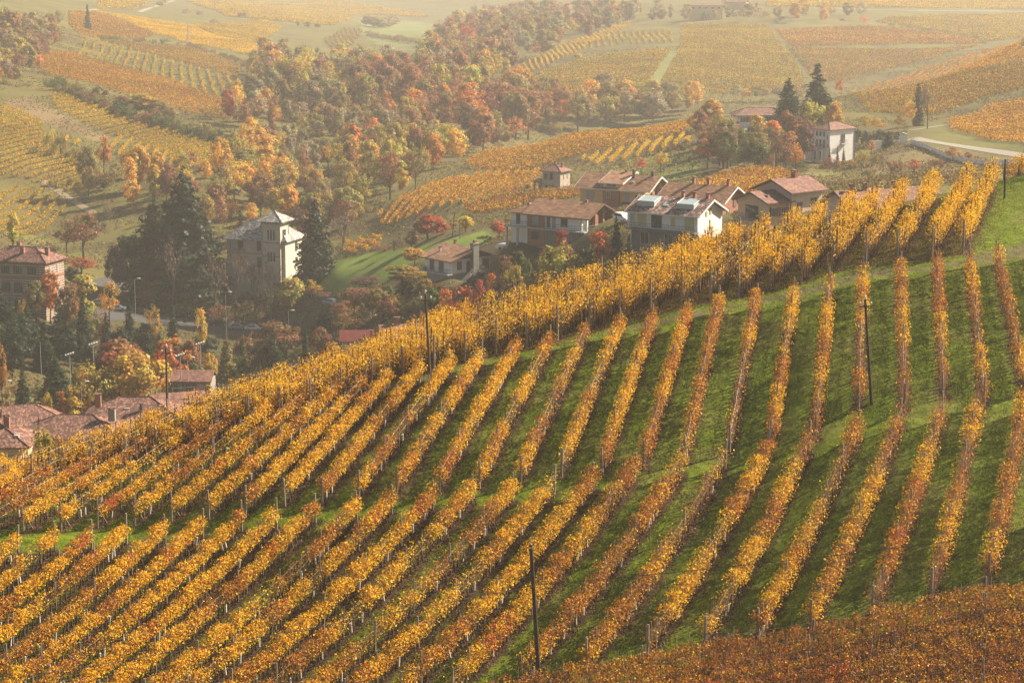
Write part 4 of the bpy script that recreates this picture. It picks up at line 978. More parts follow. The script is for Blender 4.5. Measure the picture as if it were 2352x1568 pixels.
print("wood", wood([(1000, 110), (1060, 60), (1150, 42), (1300, 38), (1480, 34), (1540, 44), (1445, 58), (1180, 170), (1165, 95)], (1000, 1700), 14, (8, 14), valley_pal, DECID, "in the far wood"))
print("wood", wood([(0, 62), (150, 62), (150, 108), (110, 132), (60, 170), (30, 215), (0, 232), (-60, 240), (-60, 60)], (880, 1250), 9, (6, 9.5), [('brown', 2), ('rust', 1), ('olive', 4), ('grey', 2), ('orange', .4), ('yellowolive', 2)], DECID + [('shrub', 1)], WOODL))
print("wood", wood([(1060, 262), (1200, 250), (1400, 246), (1600, 246), (1620, 262), (1575, 280), (1450, 296), (1319, 308), (1184, 334), (1080, 362), (1062, 320)], (780, 1040), 10, (8, 15), lambda x, y: [('rust', 3), ('brown', 2), ('orange', 1), ('olive', 2)] if x < 1300 else [('olive', 3), ('grey', 3), ('gold', 1), ('yellowolive', 2)], DECID + [('shrub', .8)], "behind the vineyard ridge"))
print("wood", wood([(1450, 56), (1560, 44), (1700, 34), (1900, 36), (2010, 44), (1990, 52), (1760, 58), (1560, 57)], (1150, 1600), 15, (7, 11), [('olive', 3), ('grey', 2), ('orange', 1), ('gold', 1.2)], DECID + [('shrub', 2)], "along the far road"))

print('wood', wood([(-20, 700), (120, 722), (280, 748), (330, 752), (430, 778), (560, 796), (700, 815), (760, 830), (600, 860), (440, 850), (360, 820), (200, 800), (110, 870), (-20, 870)], (440, 545), 7.5, (6, 11), [('dark', 4), ('green', 3), ('brown', 1.5), ('pine', 1)], [('round', 3), ('fir', 3), ('shrub', 4)], 'in the shaded hollow', cap=L([(-50, 690), (130, 700), (290, 720), (330, 752), (400, 758), (640, 772), (760, 740)])))
print('wood', wood([(1600, 300), (1700, 310), (1850, 295), (1872, 355), (1840, 398), (1700, 405), (1610, 400)], (600, 725), 7, (6, 11), [('brown', 3), ('olive', 2.5), ('rust', 2), ('green', 3), ('orange', .8), ('purple', 1)], [('round', 3), ('airy', 3), ('shrub', 3)], 'among the far white houses', cap=L([(1590, 250), (1660, 262), (1670, 288), (1780, 288), (1790, 255), (1850, 260), (1862, 352), (1900, 360)])))
print('wood', wood([(300, 650), (700, 650), (740, 720), (500, 716), (330, 705)], (585, 625), 7, (5, 10), [('dark', 2), ('green', 3), ('brown', 3), ('olive', 1)], [('round', 2), ('airy', 2), ('shrub', 5)], 'on the villa bank', cap=L([(300, 640), (500, 645), (530, 665), (660, 660), (700, 650)])))
print('wood', wood([(780, 660), (930, 640), (1100, 640), (1250, 600), (1400, 570), (1480, 560), (1480, 640), (1200, 700), (900, 760), (780, 780)], (380, 520), 7.5, (5, 9), [('green', 3), ('brown', 3), ('olive', 2), ('rust', 1.5), ('yellowolive', 1)], [('round', 3), ('airy', 2), ('shrub', 6)], 'on the bank under the houses', cap=L([(700, 690), (940, 640), (960, 655), (1145, 655), (1165, 575), (1500, 552)])))

def hedge(line, Y0, Y1, step, hr, pal, place, kind='shrub'):
    Y1 = Y1 if Y1 < 950 else Y1 * 2.2
    for (x0, y0), (x1, y1) in zip(line[:-1], line[1:]):
        A, B = ground(x0, y0, Y0, Y1), ground(x1, y1, Y0, Y1)
        n = max(1, int(np.linalg.norm(B[:2] - A[:2]) / step))
        for i in range(n):
            p = A + (B - A) * (i + rng.uniform(.1, .9)) / n; h = rng.uniform(*hr)
            tree_at(p[0] + rng.normal(0, .8), p[1] + rng.normal(0, .8), h, h * rng.uniform(1.1, 1.7), kind, pal[rng.integers(len(pal))], place)
hedge([(128, 205), (220, 243), (300, 275), (380, 298), (470, 322), (530, 345)], 700, 1100, 3.2, (4, 7.5), ['green', 'green', 'dark', 'brown', 'olive'], "along the dark hedge")
hedge([(220, 238), (330, 268), (400, 290)], 700, 1100, 6, (6, 10), ['olive', 'yellowolive', 'brown'], "along the dark hedge", 'round')
hedge([(230, 93), (330, 97), (430, 108), (500, 128), (560, 150), (592, 165)], 800, 1600, 8, (2.5, 4.5), ['olive', 'green', 'brown'], "along the thin far hedge")
hedge([(680, 62), (745, 68)], 1000, 2000, 8, (4, 8), ['grey', 'olive'], FARFIELD, 'round')
hedge([(840, 80), (900, 92), (1000, 105)], 1000, 2200, 9, (3, 6), ['grey', 'olive'], "across the far meadow")
hedge([(838, 58), (870, 66), (905, 60)], 1000, 2400, 10, (6, 10), ['grey', 'olive'], "across the far meadow", 'round')
hedge([(1815, 110), (1840, 140), (1872, 170)], 1000, 1400, 9, (1.5, 3), ['green', 'olive'], FARFIELD)
hedge([(2262, 102), (2230, 84), (2130, 72), (2030, 58)], 1000, 1500, 9, (1.5, 3), ['green', 'olive'], FARFIELD)
hedge([(1500, 228), (1650, 235), (1800, 235), (1900, 225)], 900, 1150, 8, (5, 9), ['gold', 'brown', 'grey', 'olive'], "along the foot of the far plots", 'airy')
hedge([(150, 352), (215, 400), (235, 440)], 620, 900, 8, (3, 7), ['olive', 'brown', 'yellowolive'], HILLL)

# ------------------------------------------------------------------ which trees stand singly, which join the mass
for t in TREES:
    t['px'] = t['h'] * FOC / t['Y']
    t['ex'], t['ey'] = map(float, proj(np.array([t['X'], t['Y'], t['z'] + t['h']])))
TREES = [t for t in TREES if -70 < t['ex'] < 2430]
order = sorted(TREES, key=lambda t: -(t['px'] if t['px'] > 0 else 0) - (1000 if t['Y'] < 660 else 0))
nt_, nb_ = 0, 0
for t in order:
    isb = t['kind'] == 'shrub'
    if isb:
        t['mass'] = nb_ >= 150; nb_ += 1
    else:
        t['mass'] = nt_ >= 298; nt_ += 1
print("trees", len(TREES), "single trees", min(nt_, 298), "bushes", min(nb_, 150))

PROTO = {}
for kd, lst in KINDS_.items():
    for v, (mc, mt_) in enumerate(lst):
        PROTO[(kd, v)] = (mc, mt_)

single = [t for t in TREES if not t['mass']]
bylook = {}
for t in single: bylook.setdefault((t['place'], t['tint'], t['kind']), []).append(t)
for (place, tint, kind), lst in bylook.items():
    lst.sort(key=lambda t: t['ex'])
    for i, t in enumerate(lst):
        base = f"{TWORD[tint]} {KWORD[kind]} {place}" if not (kind == 'bare' and tint == 'twig') else f"{KWORD[kind]} {place}"
        if len(lst) == 1: lab = base
        elif len(lst) == 2: lab = base + (", left of two" if i == 0 else ", right of two")
        else: lab = base + f", {rank(i)} from left"
        nm, cat = SPECIES[kind]
        root = empty(nm, (t['X'], t['Y'], t['z']), t['rot'], lab, cat, None if len(lst) == 1 else f"{TWORD[tint]} {KWORD[kind]}s {place}")
        root.scale = (t['w'] / (20 * WR[kind]), t['w'] / (20 * WR[kind]), t['h'] / 10)
        mc, mt_ = PROTO[(kind, t['v'])]
        c_ = link("crown", mc, root); col_ = (1.15 if t['Y'] > 640 else 1) * np.array(TINT[tint]) * t['br']; c_.color = (*map(float, col_), 1)
        if tint == 'twig': c_.color = (.22, .165, .125, 1)
        link("trunk", mt_, root)

mv = []; mc_ = []; tb = MB()
cache = {}
for t in TREES:
    if not t['mass']: continue
    me = PROTO[(t['kind'], t['v'])][0]
    if me.name not in cache:
        v = np.empty(len(me.vertices) * 3, np.float32); me.vertices.foreach_get("co", v); cl = np.empty(len(me.vertices) * 4, np.float32); me.color_attributes["col"].data.foreach_get("color", cl)
        cache[me.name] = (v.reshape(-1, 4, 3), cl.reshape(-1, 4)[:, :3].reshape(-1, 4, 3))
    v, cl = cache[me.name]
    far = t['Y'] > 1100
    k = rng.random(len(v)) < (.55 if far else .85)
    v = v[k]; cl = cl[k]
    ctr = v.mean(1, keepdims=True); v = ctr + (v - ctr) * (1.3 if far else 1.1)
    ca, sa = math.cos(t['rot']), math.sin(t['rot']); sx, sz = t['w'] / (20 * WR[t['kind']]), t['h'] / 10
    X = v[..., 0] * sx; Y = v[..., 1] * sx
    mv.append(np.stack([X * ca - Y * sa + t['X'], X * sa + Y * ca + t['Y'], v[..., 2] * sz + t['z']], -1).reshape(-1, 3))
    base = 1.2 * np.array(TINT[t['tint']]) * t['br']
    mc_.append((cl * base).reshape(-1, 3))
V_ = np.concatenate(mv); C_ = np.concatenate(mc_)
tag(link("distant_woodland", np_mesh("distant_woodland", V_, quads(len(V_) // 4), M_LEAF, C_)), "hazy autumn woodland filling the far valley", kind="stuff")
print("mass leaves", len(V_) // 4)
HOUSE_SPOTS = [(float(pt(x, 500, Y)[0]), Y, r) for x, Y, r in ((598, 617, 15), (40, 550, 13), (1055, 470, 10), (1270, 445, 15), (1420, 490, 12), (1550, 402, 12), (1770, 400, 11), (1270, 640, 8), (1935, 650, 10), (1725, 720, 13))]
# ------------------------------------------------------------------ rough herbs and brambles on the open ground beyond the crest
nu = 420000
A = rng.uniform(-.235, .235, nu); Y = 400 * (1400 / 400) ** rng.random(nu)
X = A * Y
keep = vnoise(X, Y, 11.0, 81) + .5 * vnoise(X, Y, 3.0, 82) > .62
X, Y = X[keep], Y[keep]
ex, ey = proj(np.stack([X, Y, gz(X, Y)], -1))
ban = [[(690, 625), (760, 600), (870, 575), (1000, 556), (1110, 530), (1145, 545), (1090, 572), (1000, 592), (900, 642), (730, 692)], [(205, 640), (300, 640), (310, 706), (510, 725), (650, 755), (600, 785), (484, 770), (205, 742)], [(2085, 290), (2352, 240), (2352, 380), (2085, 336)], [(830, 40), (1005, 55), (1000, 100), (880, 110)], [(1470, 215), (1530, 115), (1560, 118), (1500, 220)]]
for b_ in ban:
    k = ~inpoly(ex, ey, b_); X, Y, ex, ey = X[k], Y[k], ex[k], ey[k]
for hp in HOUSE_SPOTS:
    k = (X - hp[0]) ** 2 + (Y - hp[1]) ** 2 > hp[2] ** 2; X, Y = X[k], Y[k]
n = len(X); tall = .25 + 1.1 * np.clip(vnoise(X, Y, 7.0, 83) - .35, 0, 1)
P = np.stack([X, Y, gz(X, Y) + rng.uniform(.02, 1, n) * tall], -1)
pat = vnoise(X, Y, 25.0, 84)
c1 = pick([(.16, .14, .04), (.12, .125, .03), (.22, .16, .06), (.17, .10, .045)], [3, 3, 2, 2], n); c2 = pick([(.20, .12, .05), (.15, .085, .04), (.24, .17, .06), (.10, .08, .035)], [3, 3, 2, 2], n)
tk = rng.random(n) < pat
tag(link("undergrowth", np_mesh("undergrowth", cards(P, rng.uniform(.25, .6, n) * (Y / 700) ** .5), quads(n), M_LEAF, np.repeat(np.where(tk[:, None], c1, c2), 4, 0))), kind="stuff")
# ------------------------------------------------------------------ buildings: a small kit
def mat_tiles(name, c1, c2, c3, sc=(4.0, 2.4, 2.4), rib=4.0):
    m, N, L_, B = new_mat(name)
    tc = N.new("ShaderNodeTexCoord"); mp = N.new("ShaderNodeMapping"); mp.inputs["Scale"].default_value = sc
    L_.new(tc.outputs["Object"], mp.inputs["Vector"])
    vo = N.new("ShaderNodeTexVoronoi"); vo.inputs["Scale"].default_value = 1.0
    L_.new(mp.outputs[0], vo.inputs["Vector"])
    r = N.new("ShaderNodeValToRGB"); e = r.color_ramp.elements; e[0].position = .15; e[1].position = .9; e[0].color = (*c1, 1); e[1].color = (*c3, 1)
    x = e.new(.6); x.color = (*c2, 1)
    sp = N.new("ShaderNodeSeparateColor"); L_.new(vo.outputs["Color"], sp.inputs[0]); L_.new(sp.outputs[0], r.inputs[0])
    nz = N.new("ShaderNodeTexNoise"); nz.inputs["Scale"].default_value = .9; L_.new(tc.outputs["Object"], nz.inputs["Vector"])
    mr = N.new("ShaderNodeMapRange"); mr.inputs[1].default_value = .3; mr.inputs[2].default_value = .7; mr.inputs[3].default_value = .7; mr.inputs[4].default_value = 1.25; L_.new(nz.outputs["Fac"], mr.inputs[0])
    mx = N.new("ShaderNodeMix"); mx.data_type = 'RGBA'; mx.blend_type = 'MULTIPLY'; mx.inputs[0].default_value = 1; L_.new(r.outputs[0], mx.inputs[6]); L_.new(mr.outputs[0], mx.inputs[7]); L_.new(mx.outputs[2], B.inputs["Base Color"])
    wv = N.new("ShaderNodeTexWave"); wv.wave_type = 'BANDS'; wv.bands_direction = 'X'; wv.inputs["Scale"].default_value = rib / 2; L_.new(tc.outputs["Object"], wv.inputs["Vector"])
    bp = N.new("ShaderNodeBump"); bp.inputs["Strength"].default_value = .7; bp.inputs["Distance"].default_value = .06; L_.new(wv.outputs["Fac"], bp.inputs["Height"]); L_.new(bp.outputs[0], B.inputs["Normal"])
    B.inputs["Roughness"].default_value = .8
    return m

def mat_bands(name, c1, c2, h=1.0, k=.35):
    """plaster and brick courses in level bands"""
    m, N, L_, B = new_mat(name)
    tc = N.new("ShaderNodeTexCoord"); wv = N.new("ShaderNodeTexWave"); wv.wave_type = 'BANDS'; wv.bands_direction = 'Z'; wv.inputs["Scale"].default_value = h; wv.inputs["Distortion"].default_value = .25
    L_.new(tc.outputs["Object"], wv.inputs["Vector"])
    r = N.new("ShaderNodeValToRGB"); r.color_ramp.elements[0].position = k - .1; r.color_ramp.elements[1].position = k + .1; r.color_ramp.elements[0].color = (*c1, 1); r.color_ramp.elements[1].color = (*c2, 1)
    L_.new(wv.outputs["Fac"], r.inputs[0])
    nz = N.new("ShaderNodeTexNoise"); nz.inputs["Scale"].default_value = 1.5; nz.inputs["Detail"].default_value = 6; L_.new(tc.outputs["Object"], nz.inputs["Vector"])
    mr = N.new("ShaderNodeMapRange"); mr.inputs[1].default_value = .3; mr.inputs[2].default_value = .7; mr.inputs[3].default_value = .75; mr.inputs[4].default_value = 1.15; L_.new(nz.outputs["Fac"], mr.inputs[0])
    mx = N.new("ShaderNodeMix"); mx.data_type = 'RGBA'; mx.blend_type = 'MULTIPLY'; mx.inputs[0].default_value = 1; L_.new(r.outputs[0], mx.inputs[6]); L_.new(mr.outputs[0], mx.inputs[7]); L_.new(mx.outputs[2], B.inputs["Base Color"])
    B.inputs["Roughness"].default_value = .9
    return m

def mat_brick(name, c1, c2, mortar):
    m, N, L_, B = new_mat(name)
    tc = N.new("ShaderNodeTexCoord"); mp = N.new("ShaderNodeMapping"); mp.inputs["Rotation"].default_value = (R(90), 0, 0); L_.new(tc.outputs["Object"], mp.inputs[0])
    bk = N.new("ShaderNodeTexBrick"); bk.inputs["Color1"].default_value = (*c1, 1); bk.inputs["Color2"].default_value = (*c2, 1); bk.inputs["Mortar"].default_value = (*mortar, 1); bk.inputs["Scale"].default_value = 3.2
    L_.new(mp.outputs[0], bk.inputs["Vector"]); L_.new(bk.outputs[0], B.inputs["Base Color"]); B.inputs["Roughness"].default_value = .9
    return m

MW = dict(
    white=mat_noise("white_plaster", (.72, .70, .66), (.84, .82, .78), 1.4, .9), cream=mat_noise("cream_plaster", (.46, .40, .32), (.62, .56, .46), 1.1, .9, c3=(.56, .50, .41)), peach=mat_noise("peach_plaster", (.58, .38, .23), (.68, .46, .30), 1.2, .9),
    orange=mat_noise("orange_plaster", (.60, .36, .15), (.70, .44, .21), 1.2, .9), pink=mat_noise("pink_plaster", (.55, .40, .34), (.66, .50, .42), 1.2, .9), yellow=mat_noise("yellow_plaster", (.55, .45, .24), (.64, .54, .32), 1, .9), grey=mat_noise("grey_render", (.13, .13, .13), (.2, .195, .19), 2, .9),
    concrete=mat_noise("concrete", (.42, .40, .37), (.56, .53, .49), 1.6, .9), brick=mat_brick("red_brick", (.27, .10, .065), (.33, .13, .085), (.30, .17, .12)), banded=mat_bands("banded_brick", (.22, .12, .08), (.37, .30, .23), .55), stone=mat_noise("rubble_stone", (.16, .145, .125), (.36, .33, .29), 5, .95, bump=.5), wood=mat_noise("brown_wood", (.10, .055, .03), (.18, .10, .055), 6, .7),
    stonebrick=mat_bands("stone_and_brick_wall", (.34, .22, .17), (.44, .38, .31), .9, .3))
MR = dict(
    tile=mat_tiles("terracotta_tiles", (.10, .032, .021), (.185, .068, .042), (.33, .18, .12)), brown=mat_tiles("brown_tiles", (.22, .10, .048), (.31, .15, .074), (.39, .20, .105), (1.2, 3.2, 3.2), 3), red=mat_tiles("red_tiles", (.14, .055, .035), (.21, .085, .055), (.29, .135, .088), (3, 3, 3), 4),
    speck=mat_tiles("weathered_tiles", (.11, .05, .04), (.25, .12, .09), (.56, .39, .31), (3.2, 2.4, 2.4), 4), slate=mat_tiles("stone_slates", (.17, .16, .145), (.30, .28, .255), (.5, .47, .43), (2.2, 2.2, 2.2), 1.5), metal=mat_noise("dark_red_sheet", (.14, .035, .03), (.19, .05, .04), 1, .5))
MS = dict(dark=mat_noise("dark_green_shutter", (.03, .04, .035), (.055, .065, .055), 4, .6), brown=mat_noise("brown_shutter", (.15, .08, .05), (.22, .12, .08), 5, .6), lime=mat_noise("yellow_green_shutter", (.42, .42, .20), (.5, .49, .26), 3, .6), grey=mat_noise("grey_shutter", (.26, .26, .26), (.36, .35, .34), 3, .6))
M_FRAME = mat_noise("window_frame", (.45, .42, .38), (.55, .52, .47), 3, .6); M_FRAMEB = mat_noise("brown_window_frame", (.14, .075, .04), (.2, .11, .06), 5, .6)
m_, N_, L_, B_ = new_mat("window_glass"); B_.inputs["Base Color"].default_value = (.035, .04, .045, 1); B_.inputs["Roughness"].default_value = .08; B_.inputs["Specular IOR Level"].default_value = .7; M_GLASS = m_
m_, N_, L_, B_ = new_mat("roof_glass"); B_.inputs["Base Color"].default_value = (.42, .50, .50, 1); B_.inputs["Roughness"].default_value = .12; B_.inputs["Specular IOR Level"].default_value = .8; M_ROOFGLASS = m_
M_IRON = mat_noise("iron", (.05, .05, .055), (.10, .10, .10), 6, .5); M_STEEL = mat_noise("galvanised_steel", (.42, .43, .44), (.58, .58, .58), 3, .45, metallic=.4)
M_FASCIA = mat_noise("white_fascia", (.68, .66, .62), (.78, .76, .72), 2, .7); M_FASCIAB = mat_noise("brown_fascia", (.09, .055, .04), (.13, .08, .055), 3, .7)

class House:
    def __init__(s, name, label, ref, ox, oy, Y, rot, cat="house"):
        """local point ref=(x,y,z) stands where the view ray (ox,oy) is Y metres away"""
        s.r = R(rot); P = pt(ox, oy, FY(Y)); c, n = math.cos(s.r), math.sin(s.r)
        s.o = np.array([P[0] - (ref[0] * c - ref[1] * n), P[1] - (ref[0] * n + ref[1] * c), P[2] - ref[2]])
        s.root = empty(name, tuple(s.o), s.r, label, cat)
        s.walls = []; s.roofo = None
    def floor_z(s, pts):
        c, n = math.cos(s.r), math.sin(s.r)
        return min(float(gz(s.o[0] + x * c - y * n, s.o[1] + x * n + y * c)) for x, y in pts) - s.o[2] - .6
    def part(s, b, name, mat, parent=None): return b.build(name, mat, parent or s.root)
    def block(s, x0, x1, y0, y1, z1, mat, z0=None, gable=None, ridge=None, name="wall"):
        """gable 'x' = ridge along x, 'y' = ridge along y; ridge = apex height"""
        if z0 is None: z0 = s.floor_z([(x0, y0), (x1, y0), (x1, y1), (x0, y1)])
        b = MB()
        if gable == 'x': b.prism([(x0, y0, z0), (x0, y0, z1), (x0, (y0 + y1) / 2, ridge), (x0, y1, z1), (x0, y1, z0)], (x1 - x0, 0, 0))
        elif gable == 'y': b.prism([(x0, y0, z0), (x1, y0, z0), (x1, y0, z1), ((x0 + x1) / 2, y0, ridge), (x0, y0, z1)], (0, y1 - y0, 0))
        else: b.box(x0, x1, y0, y1, z0, z1)
        s.wall = s.part(b, name, mat); return s.wall
    def gable(s, x0, x1, y0, y1, zE, tan, mat, oe=.6, og=.5, th=.22, axis='x', fascia=None, ym=None):
        if axis == 'x':
            m = (y0 + y1) / 2 if ym is None else ym; zr = zE + (m - y0) * tan; zb = zE + (m - y0) * tan - (y1 - m) * tan
            a, c = y0 - oe, y1 + oe; za, zc = zE - oe * tan, zb - oe * tan
            ring = [(x0 - og, a, za), (x0 - og, m, zr), (x0 - og, c, zc), (x0 - og, c, zc + th), (x0 - og, m, zr + th * 1.1), (x0 - og, a, za + th)]
            off = (x1 - x0 + 2 * og, 0, 0)
        else:
            m = (x0 + x1) / 2; zr = zE + (m - x0) * tan; a, c = x0 - oe, x1 + oe; za = zE - oe * tan
            ring = [(a, y0 - og, za), (m, y0 - og, zr), (c, y0 - og, za), (c, y0 - og, za + th), (m, y0 - og, zr + th * 1.1), (a, y0 - og, za + th)]
            off = (0, y1 - y0 + 2 * og, 0)
        s.roofo = s.part(MB().prism(ring, off), "roof", mat)
        if fascia:                                   # barge boards at both gable ends and along the front eave
            e = .05
            for sgn in (0, 1):
                b = MB()
                if axis == 'x':
                    X = x0 - og - e if sgn == 0 else x1 + og + .002
                    b.prism([(X, a, za - .06), (X, m, zr - .06), (X, c, zc - .06), (X, c, zc + th + .02), (X, m, zr + th * 1.1 + .02), (X, a, za + th + .02)], (e, 0, 0))
                else:
                    Yv = y0 - og - e if sgn == 0 else y1 + og + .002
                    b.prism([(a, Yv, za - .06), (m, Yv, zr - .06), (c, Yv, za - .06), (c, Yv, za + th + .02), (m, Yv, zr + th * 1.1 + .02), (a, Yv, za + th + .02)], (0, e, 0))
                s.part(b, "barge_board", fascia, s.roofo)
            b = MB()
            if axis == 'x': b.box(x0 - og, x1 + og, a - .12, a - .002, za + .0, za + .16)
            else: b.box(c + .002, c + .12, y0 - og, y1 + og, za, za + .16)
            s.part(b, "gutter", fascia, s.roofo)
        return s.roofo
    def hip(s, x0, x1, y0, y1, zE, tan, mat, o=.6, th=.2):
        X0, X1, Y0, Y1 = x0 - o, x1 + o, y0 - o, y1 + o; w, d = X1 - X0, Y1 - Y0; h = min(w, d) / 2 * tan; z = zE - o * tan * .5
        b = MB(); v = [(X0, Y0, z), (X1, Y0, z), (X1, Y1, z), (X0, Y1, z)]; t = [(p[0], p[1], z + th) for p in v]
        k = min(w, d) / 2
        if w >= d: r = [(X0 + k, (Y0 + Y1) / 2, z + th + h), (X1 - k + .001, (Y0 + Y1) / 2, z + th + h)]; fs = [(4, 5, 9, 8), (5, 6, 9), (6, 7, 8, 9), (7, 4, 8)]
        else: r = [((X0 + X1) / 2, Y0 + k, z + th + h), ((X0 + X1) / 2, Y1 - k + .001, z + th + h)]; fs = [(4, 5, 8), (5, 6, 9, 8), (6, 7, 9), (7, 4, 8, 9)]
        b.v = v + t + r; b.f = [(3, 2, 1, 0), (0, 1, 5, 4), (1, 2, 6, 5), (2, 3, 7, 6), (3, 0, 4, 7)] + fs
        s.roofo = s.part(b, "roof", mat)
        rb = MB()
        for a, c in (((8), 4), (8, 7) if w >= d else (8, 5), (9, 5) if w >= d else (9, 6), (9, 6) if w >= d else (9, 7)):
            pass
        q = b.v
        for a, c in ([(8, 4), (8, 7), (9, 5), (9, 6), (8, 9)] if w >= d else [(8, 4), (8, 5), (9, 6), (9, 7), (8, 9)]):
            if (Vector(q[a]) - Vector(q[c])).length > .05: MBt = MB().tube([tuple(np.array(q[a]) + (0, 0, .02)), tuple(np.array(q[c]) + (0, 0, .02))], .09, 5); s.part(MBt, "ridge_tiles", mat, s.roofo)
        return s.roofo
    def f(s, face, u, z, e, X=None):
        """point on a face plane: face = ('front', y) | ('right', x) | ('left', x)"""
        k, c = face
        return (u, c - e, z) if k == 'front' else (c + e, u, z) if k == 'right' else (c - e, u, z)
    def fbox(s, b, face, u0, u1, z0, z1, e0, e1):
        k, c = face
        if k == 'front': b.box(u0, u1, c - e1, c - e0, z0, z1)
        elif k == 'right': b.box(c + e0, c + e1, u0, u1, z0, z1)
        else: b.box(c - e1, c - e0, u0, u1, z0, z1)
        return b
    def window(s, face, u, z, w, h, shut=None, open_=True, frame=None, name="window", mull=True, label=None):
        fr = frame or M_FRAME; b = MB(); t = .09; x0, x1, z1 = u - w / 2, u + w / 2, z + h
        s.fbox(b, face, x0, x0 + t, z, z1, -.05, .06); s.fbox(b, face, x1 - t, x1, z, z1, -.05, .06); s.fbox(b, face, x0 + t, x1 - t, z1 - t, z1, -.05, .06); s.fbox(b, face, x0 + t, x1 - t, z, z + t, -.05, .07)
        if mull and w > .7: s.fbox(b, face, u - .035, u + .035, z + t, z1 - t, -.05, .055)
        wn = s.part(b, name, fr)
        if label: wn["label"] = label
        s.part(s.fbox(MB(), face, x0 + t, x1 - t, z + t, z1 - t, -.04, .02), "pane", M_GLASS, wn)
        if shut:
            if open_:
                for sg in (-1, 1):
                    a = u + sg * (w / 2 + .02); c = a + sg * w * .48
                    s.part(s.fbox(MB(), face, min(a, c), max(a, c), z, z1, .0, .07), "shutter", shut, wn)
            else: s.part(s.fbox(MB(), face, x0 - .02, x1 + .02, z - .02, z1 + .02, .065, .11), "shutter", shut, wn)
        return wn
    def slab(s, x0, x1, y0, y1, z0, z1, mat, name): return s.part(MB().box(x0, x1, y0, y1, z0, z1), name, mat)
    def chimney(s, x, y, z0, z1, w=.7, d=.6, mat=None, cap=True):
        c = s.part(MB().box(x - w / 2, x + w / 2, y - d / 2, y + d / 2, z0, z1), "chimney", mat or MW['brick'], s.roofo)
        if cap:
            b = MB(); b.box(x - w / 2 - .12, x + w / 2 + .12, y - d / 2 - .12, y + d / 2 + .12, z1 + .28, z1 + .38)
            for sx in (-1, 1):
                for sy in (-1, 1): b.box(x + sx * (w / 2 - .07) - .06, x + sx * (w / 2 - .07) + .06, y + sy * (d / 2 - .07) - .06, y + sy * (d / 2 - .07) + .06, z1 + .002, z1 + .28)
            s.part(b, "chimney_cap", MR['tile'], s.roofo)
    def rail(s, pts, z, h=1.0, mat=None, name="railing", bars=.35):
        b = MB(); m = mat or M_IRON
        for (xa, ya), (xb, yb) in zip(pts[:-1], pts[1:]):
            n = max(1, int(math.hypot(xb - xa, yb - ya) / bars))
            for q in (1.0, .55, .12): b.tube([(xa, ya, z + h * q), (xb, yb, z + h * q)], .03 if q == 1 else .02, 4)
            for i in range(n + 1):
                t = i / n; x, y = xa + (xb - xa) * t, ya + (yb - ya) * t
                b.tube([(x, y, z), (x, y, z + h)], .018, 4)
        return s.part(b, name, m)
    def balcony(s, x0, x1, y0, y1, z, h=1.0, mat=None, sides=True, th=.18):
        sl = s.slab(x0, x1, y0, y1, z - th, z, mat or MW['concrete'], "balcony")
        pts = [(x0 + .06, y1 - .05), (x0 + .06, y0 + .06), (x1 - .06, y0 + .06), (x1 - .06, y1 - .05)] if sides else [(x0 + .06, y0 + .06), (x1 - .06, y0 + .06)]
        r_ = s.rail(pts, z, h); r_.parent = sl
        return sl
    def roof_z(s, y, y0, zE, tan): return zE + (y - y0) * tan
# ------------------------------------------------------------------ the houses
FR, RT, LF = 'front', 'right', 'left'
# villa with the tower
h = House("tower_villa", "pale weathered villa with square tower and stone-slate roofs beside the tall cedars", (-9, -5, 9), 521, 546, 612, -20)
h.block(-9, 7.4, -5, 5, 9, MW['cream']); h.hip(-9, 7.4, -5, 5, 9, .8, MR['slate'], o=.9)
h.chimney(-.2, -1.5, 10.5, 13.6, .6, .6); b = MB(); b.box(-3.9, -2.9, -3.6, -3.0, 10.6, 11.0); h.part(b, "roof_light", M_GLASS, h.roofo)
F = (FR, -5)
h.window(F, -5.1, 6.0, 1.5, 2.5, MS['dark'], False); h.window(F, .2, 6.1, 1.5, 2.4, MS['dark'], False); h.window(F, -5.1, 2.0, 1.5, 2.4, MS['dark'], False); h.window(F, .2, 1.8, 1.5, 2.7, MS['dark'], False); h.window(F, -8, 6.4, .5, 1.6, None)
h.balcony(-6.6, -3.6, -6.1, -5, 5.85)
tw = h.block(1.6, 6.6, -6.4, -1.4, 14.2, MW['cream'], name="tower"); h.hip(1.6, 6.6, -6.4, -1.4, 14.2, .62, MR['slate'], o=1.25)
F2, R2 = (FR, -6.4), (RT, 6.6)
for z0, z1 in ((9.2, 11.7), (3.8, 6.0)):
    for u in (3.4, 4.2, 5.0): h.window(F2, u, z0, .42, z1 - z0, MS['dark'], False, mull=False)
    for u in (-4.6, -3.9, -3.2): h.window(R2, u, z0, .4, z1 - z0, MS['dark'], False, mull=False)
h.window(R2, -4.6, 1.0, .7, .8); h.window((RT, 7.4), 1.5, 5.6, 1.2, 2.4, MS['dark'], False); h.window((RT, 7.4), 1.5, 1.6, 1.2, 2.4, MS['dark'], False)
for z in (8.45, 4.9): h.slab(1.5, 6.7, -6.5, -6.402, z, z + .22, MW['brick'], "string_course"); h.slab(6.602, 6.7, -6.5, -1.4, z, z + .22, MW['brick'], "string_course")
for x, y in ((1.6, -6.4), (6.6, -6.4), (6.6, -1.4)): h.slab(x - .14, x + .14, y - .14, y + .14, -1, 14.0, MW['stonebrick'], "corner_stones")
for k in range(7): h.slab(1.8 + k * .76, 2.0 + k * .76, -6.9, -6.402, 13.3, 13.75, MW['wood'], "eaves_bracket")
h.slab(-9.05, 1.55, -5.08, -5.002, 5.2, 5.4, MW['brick'], "string_course")
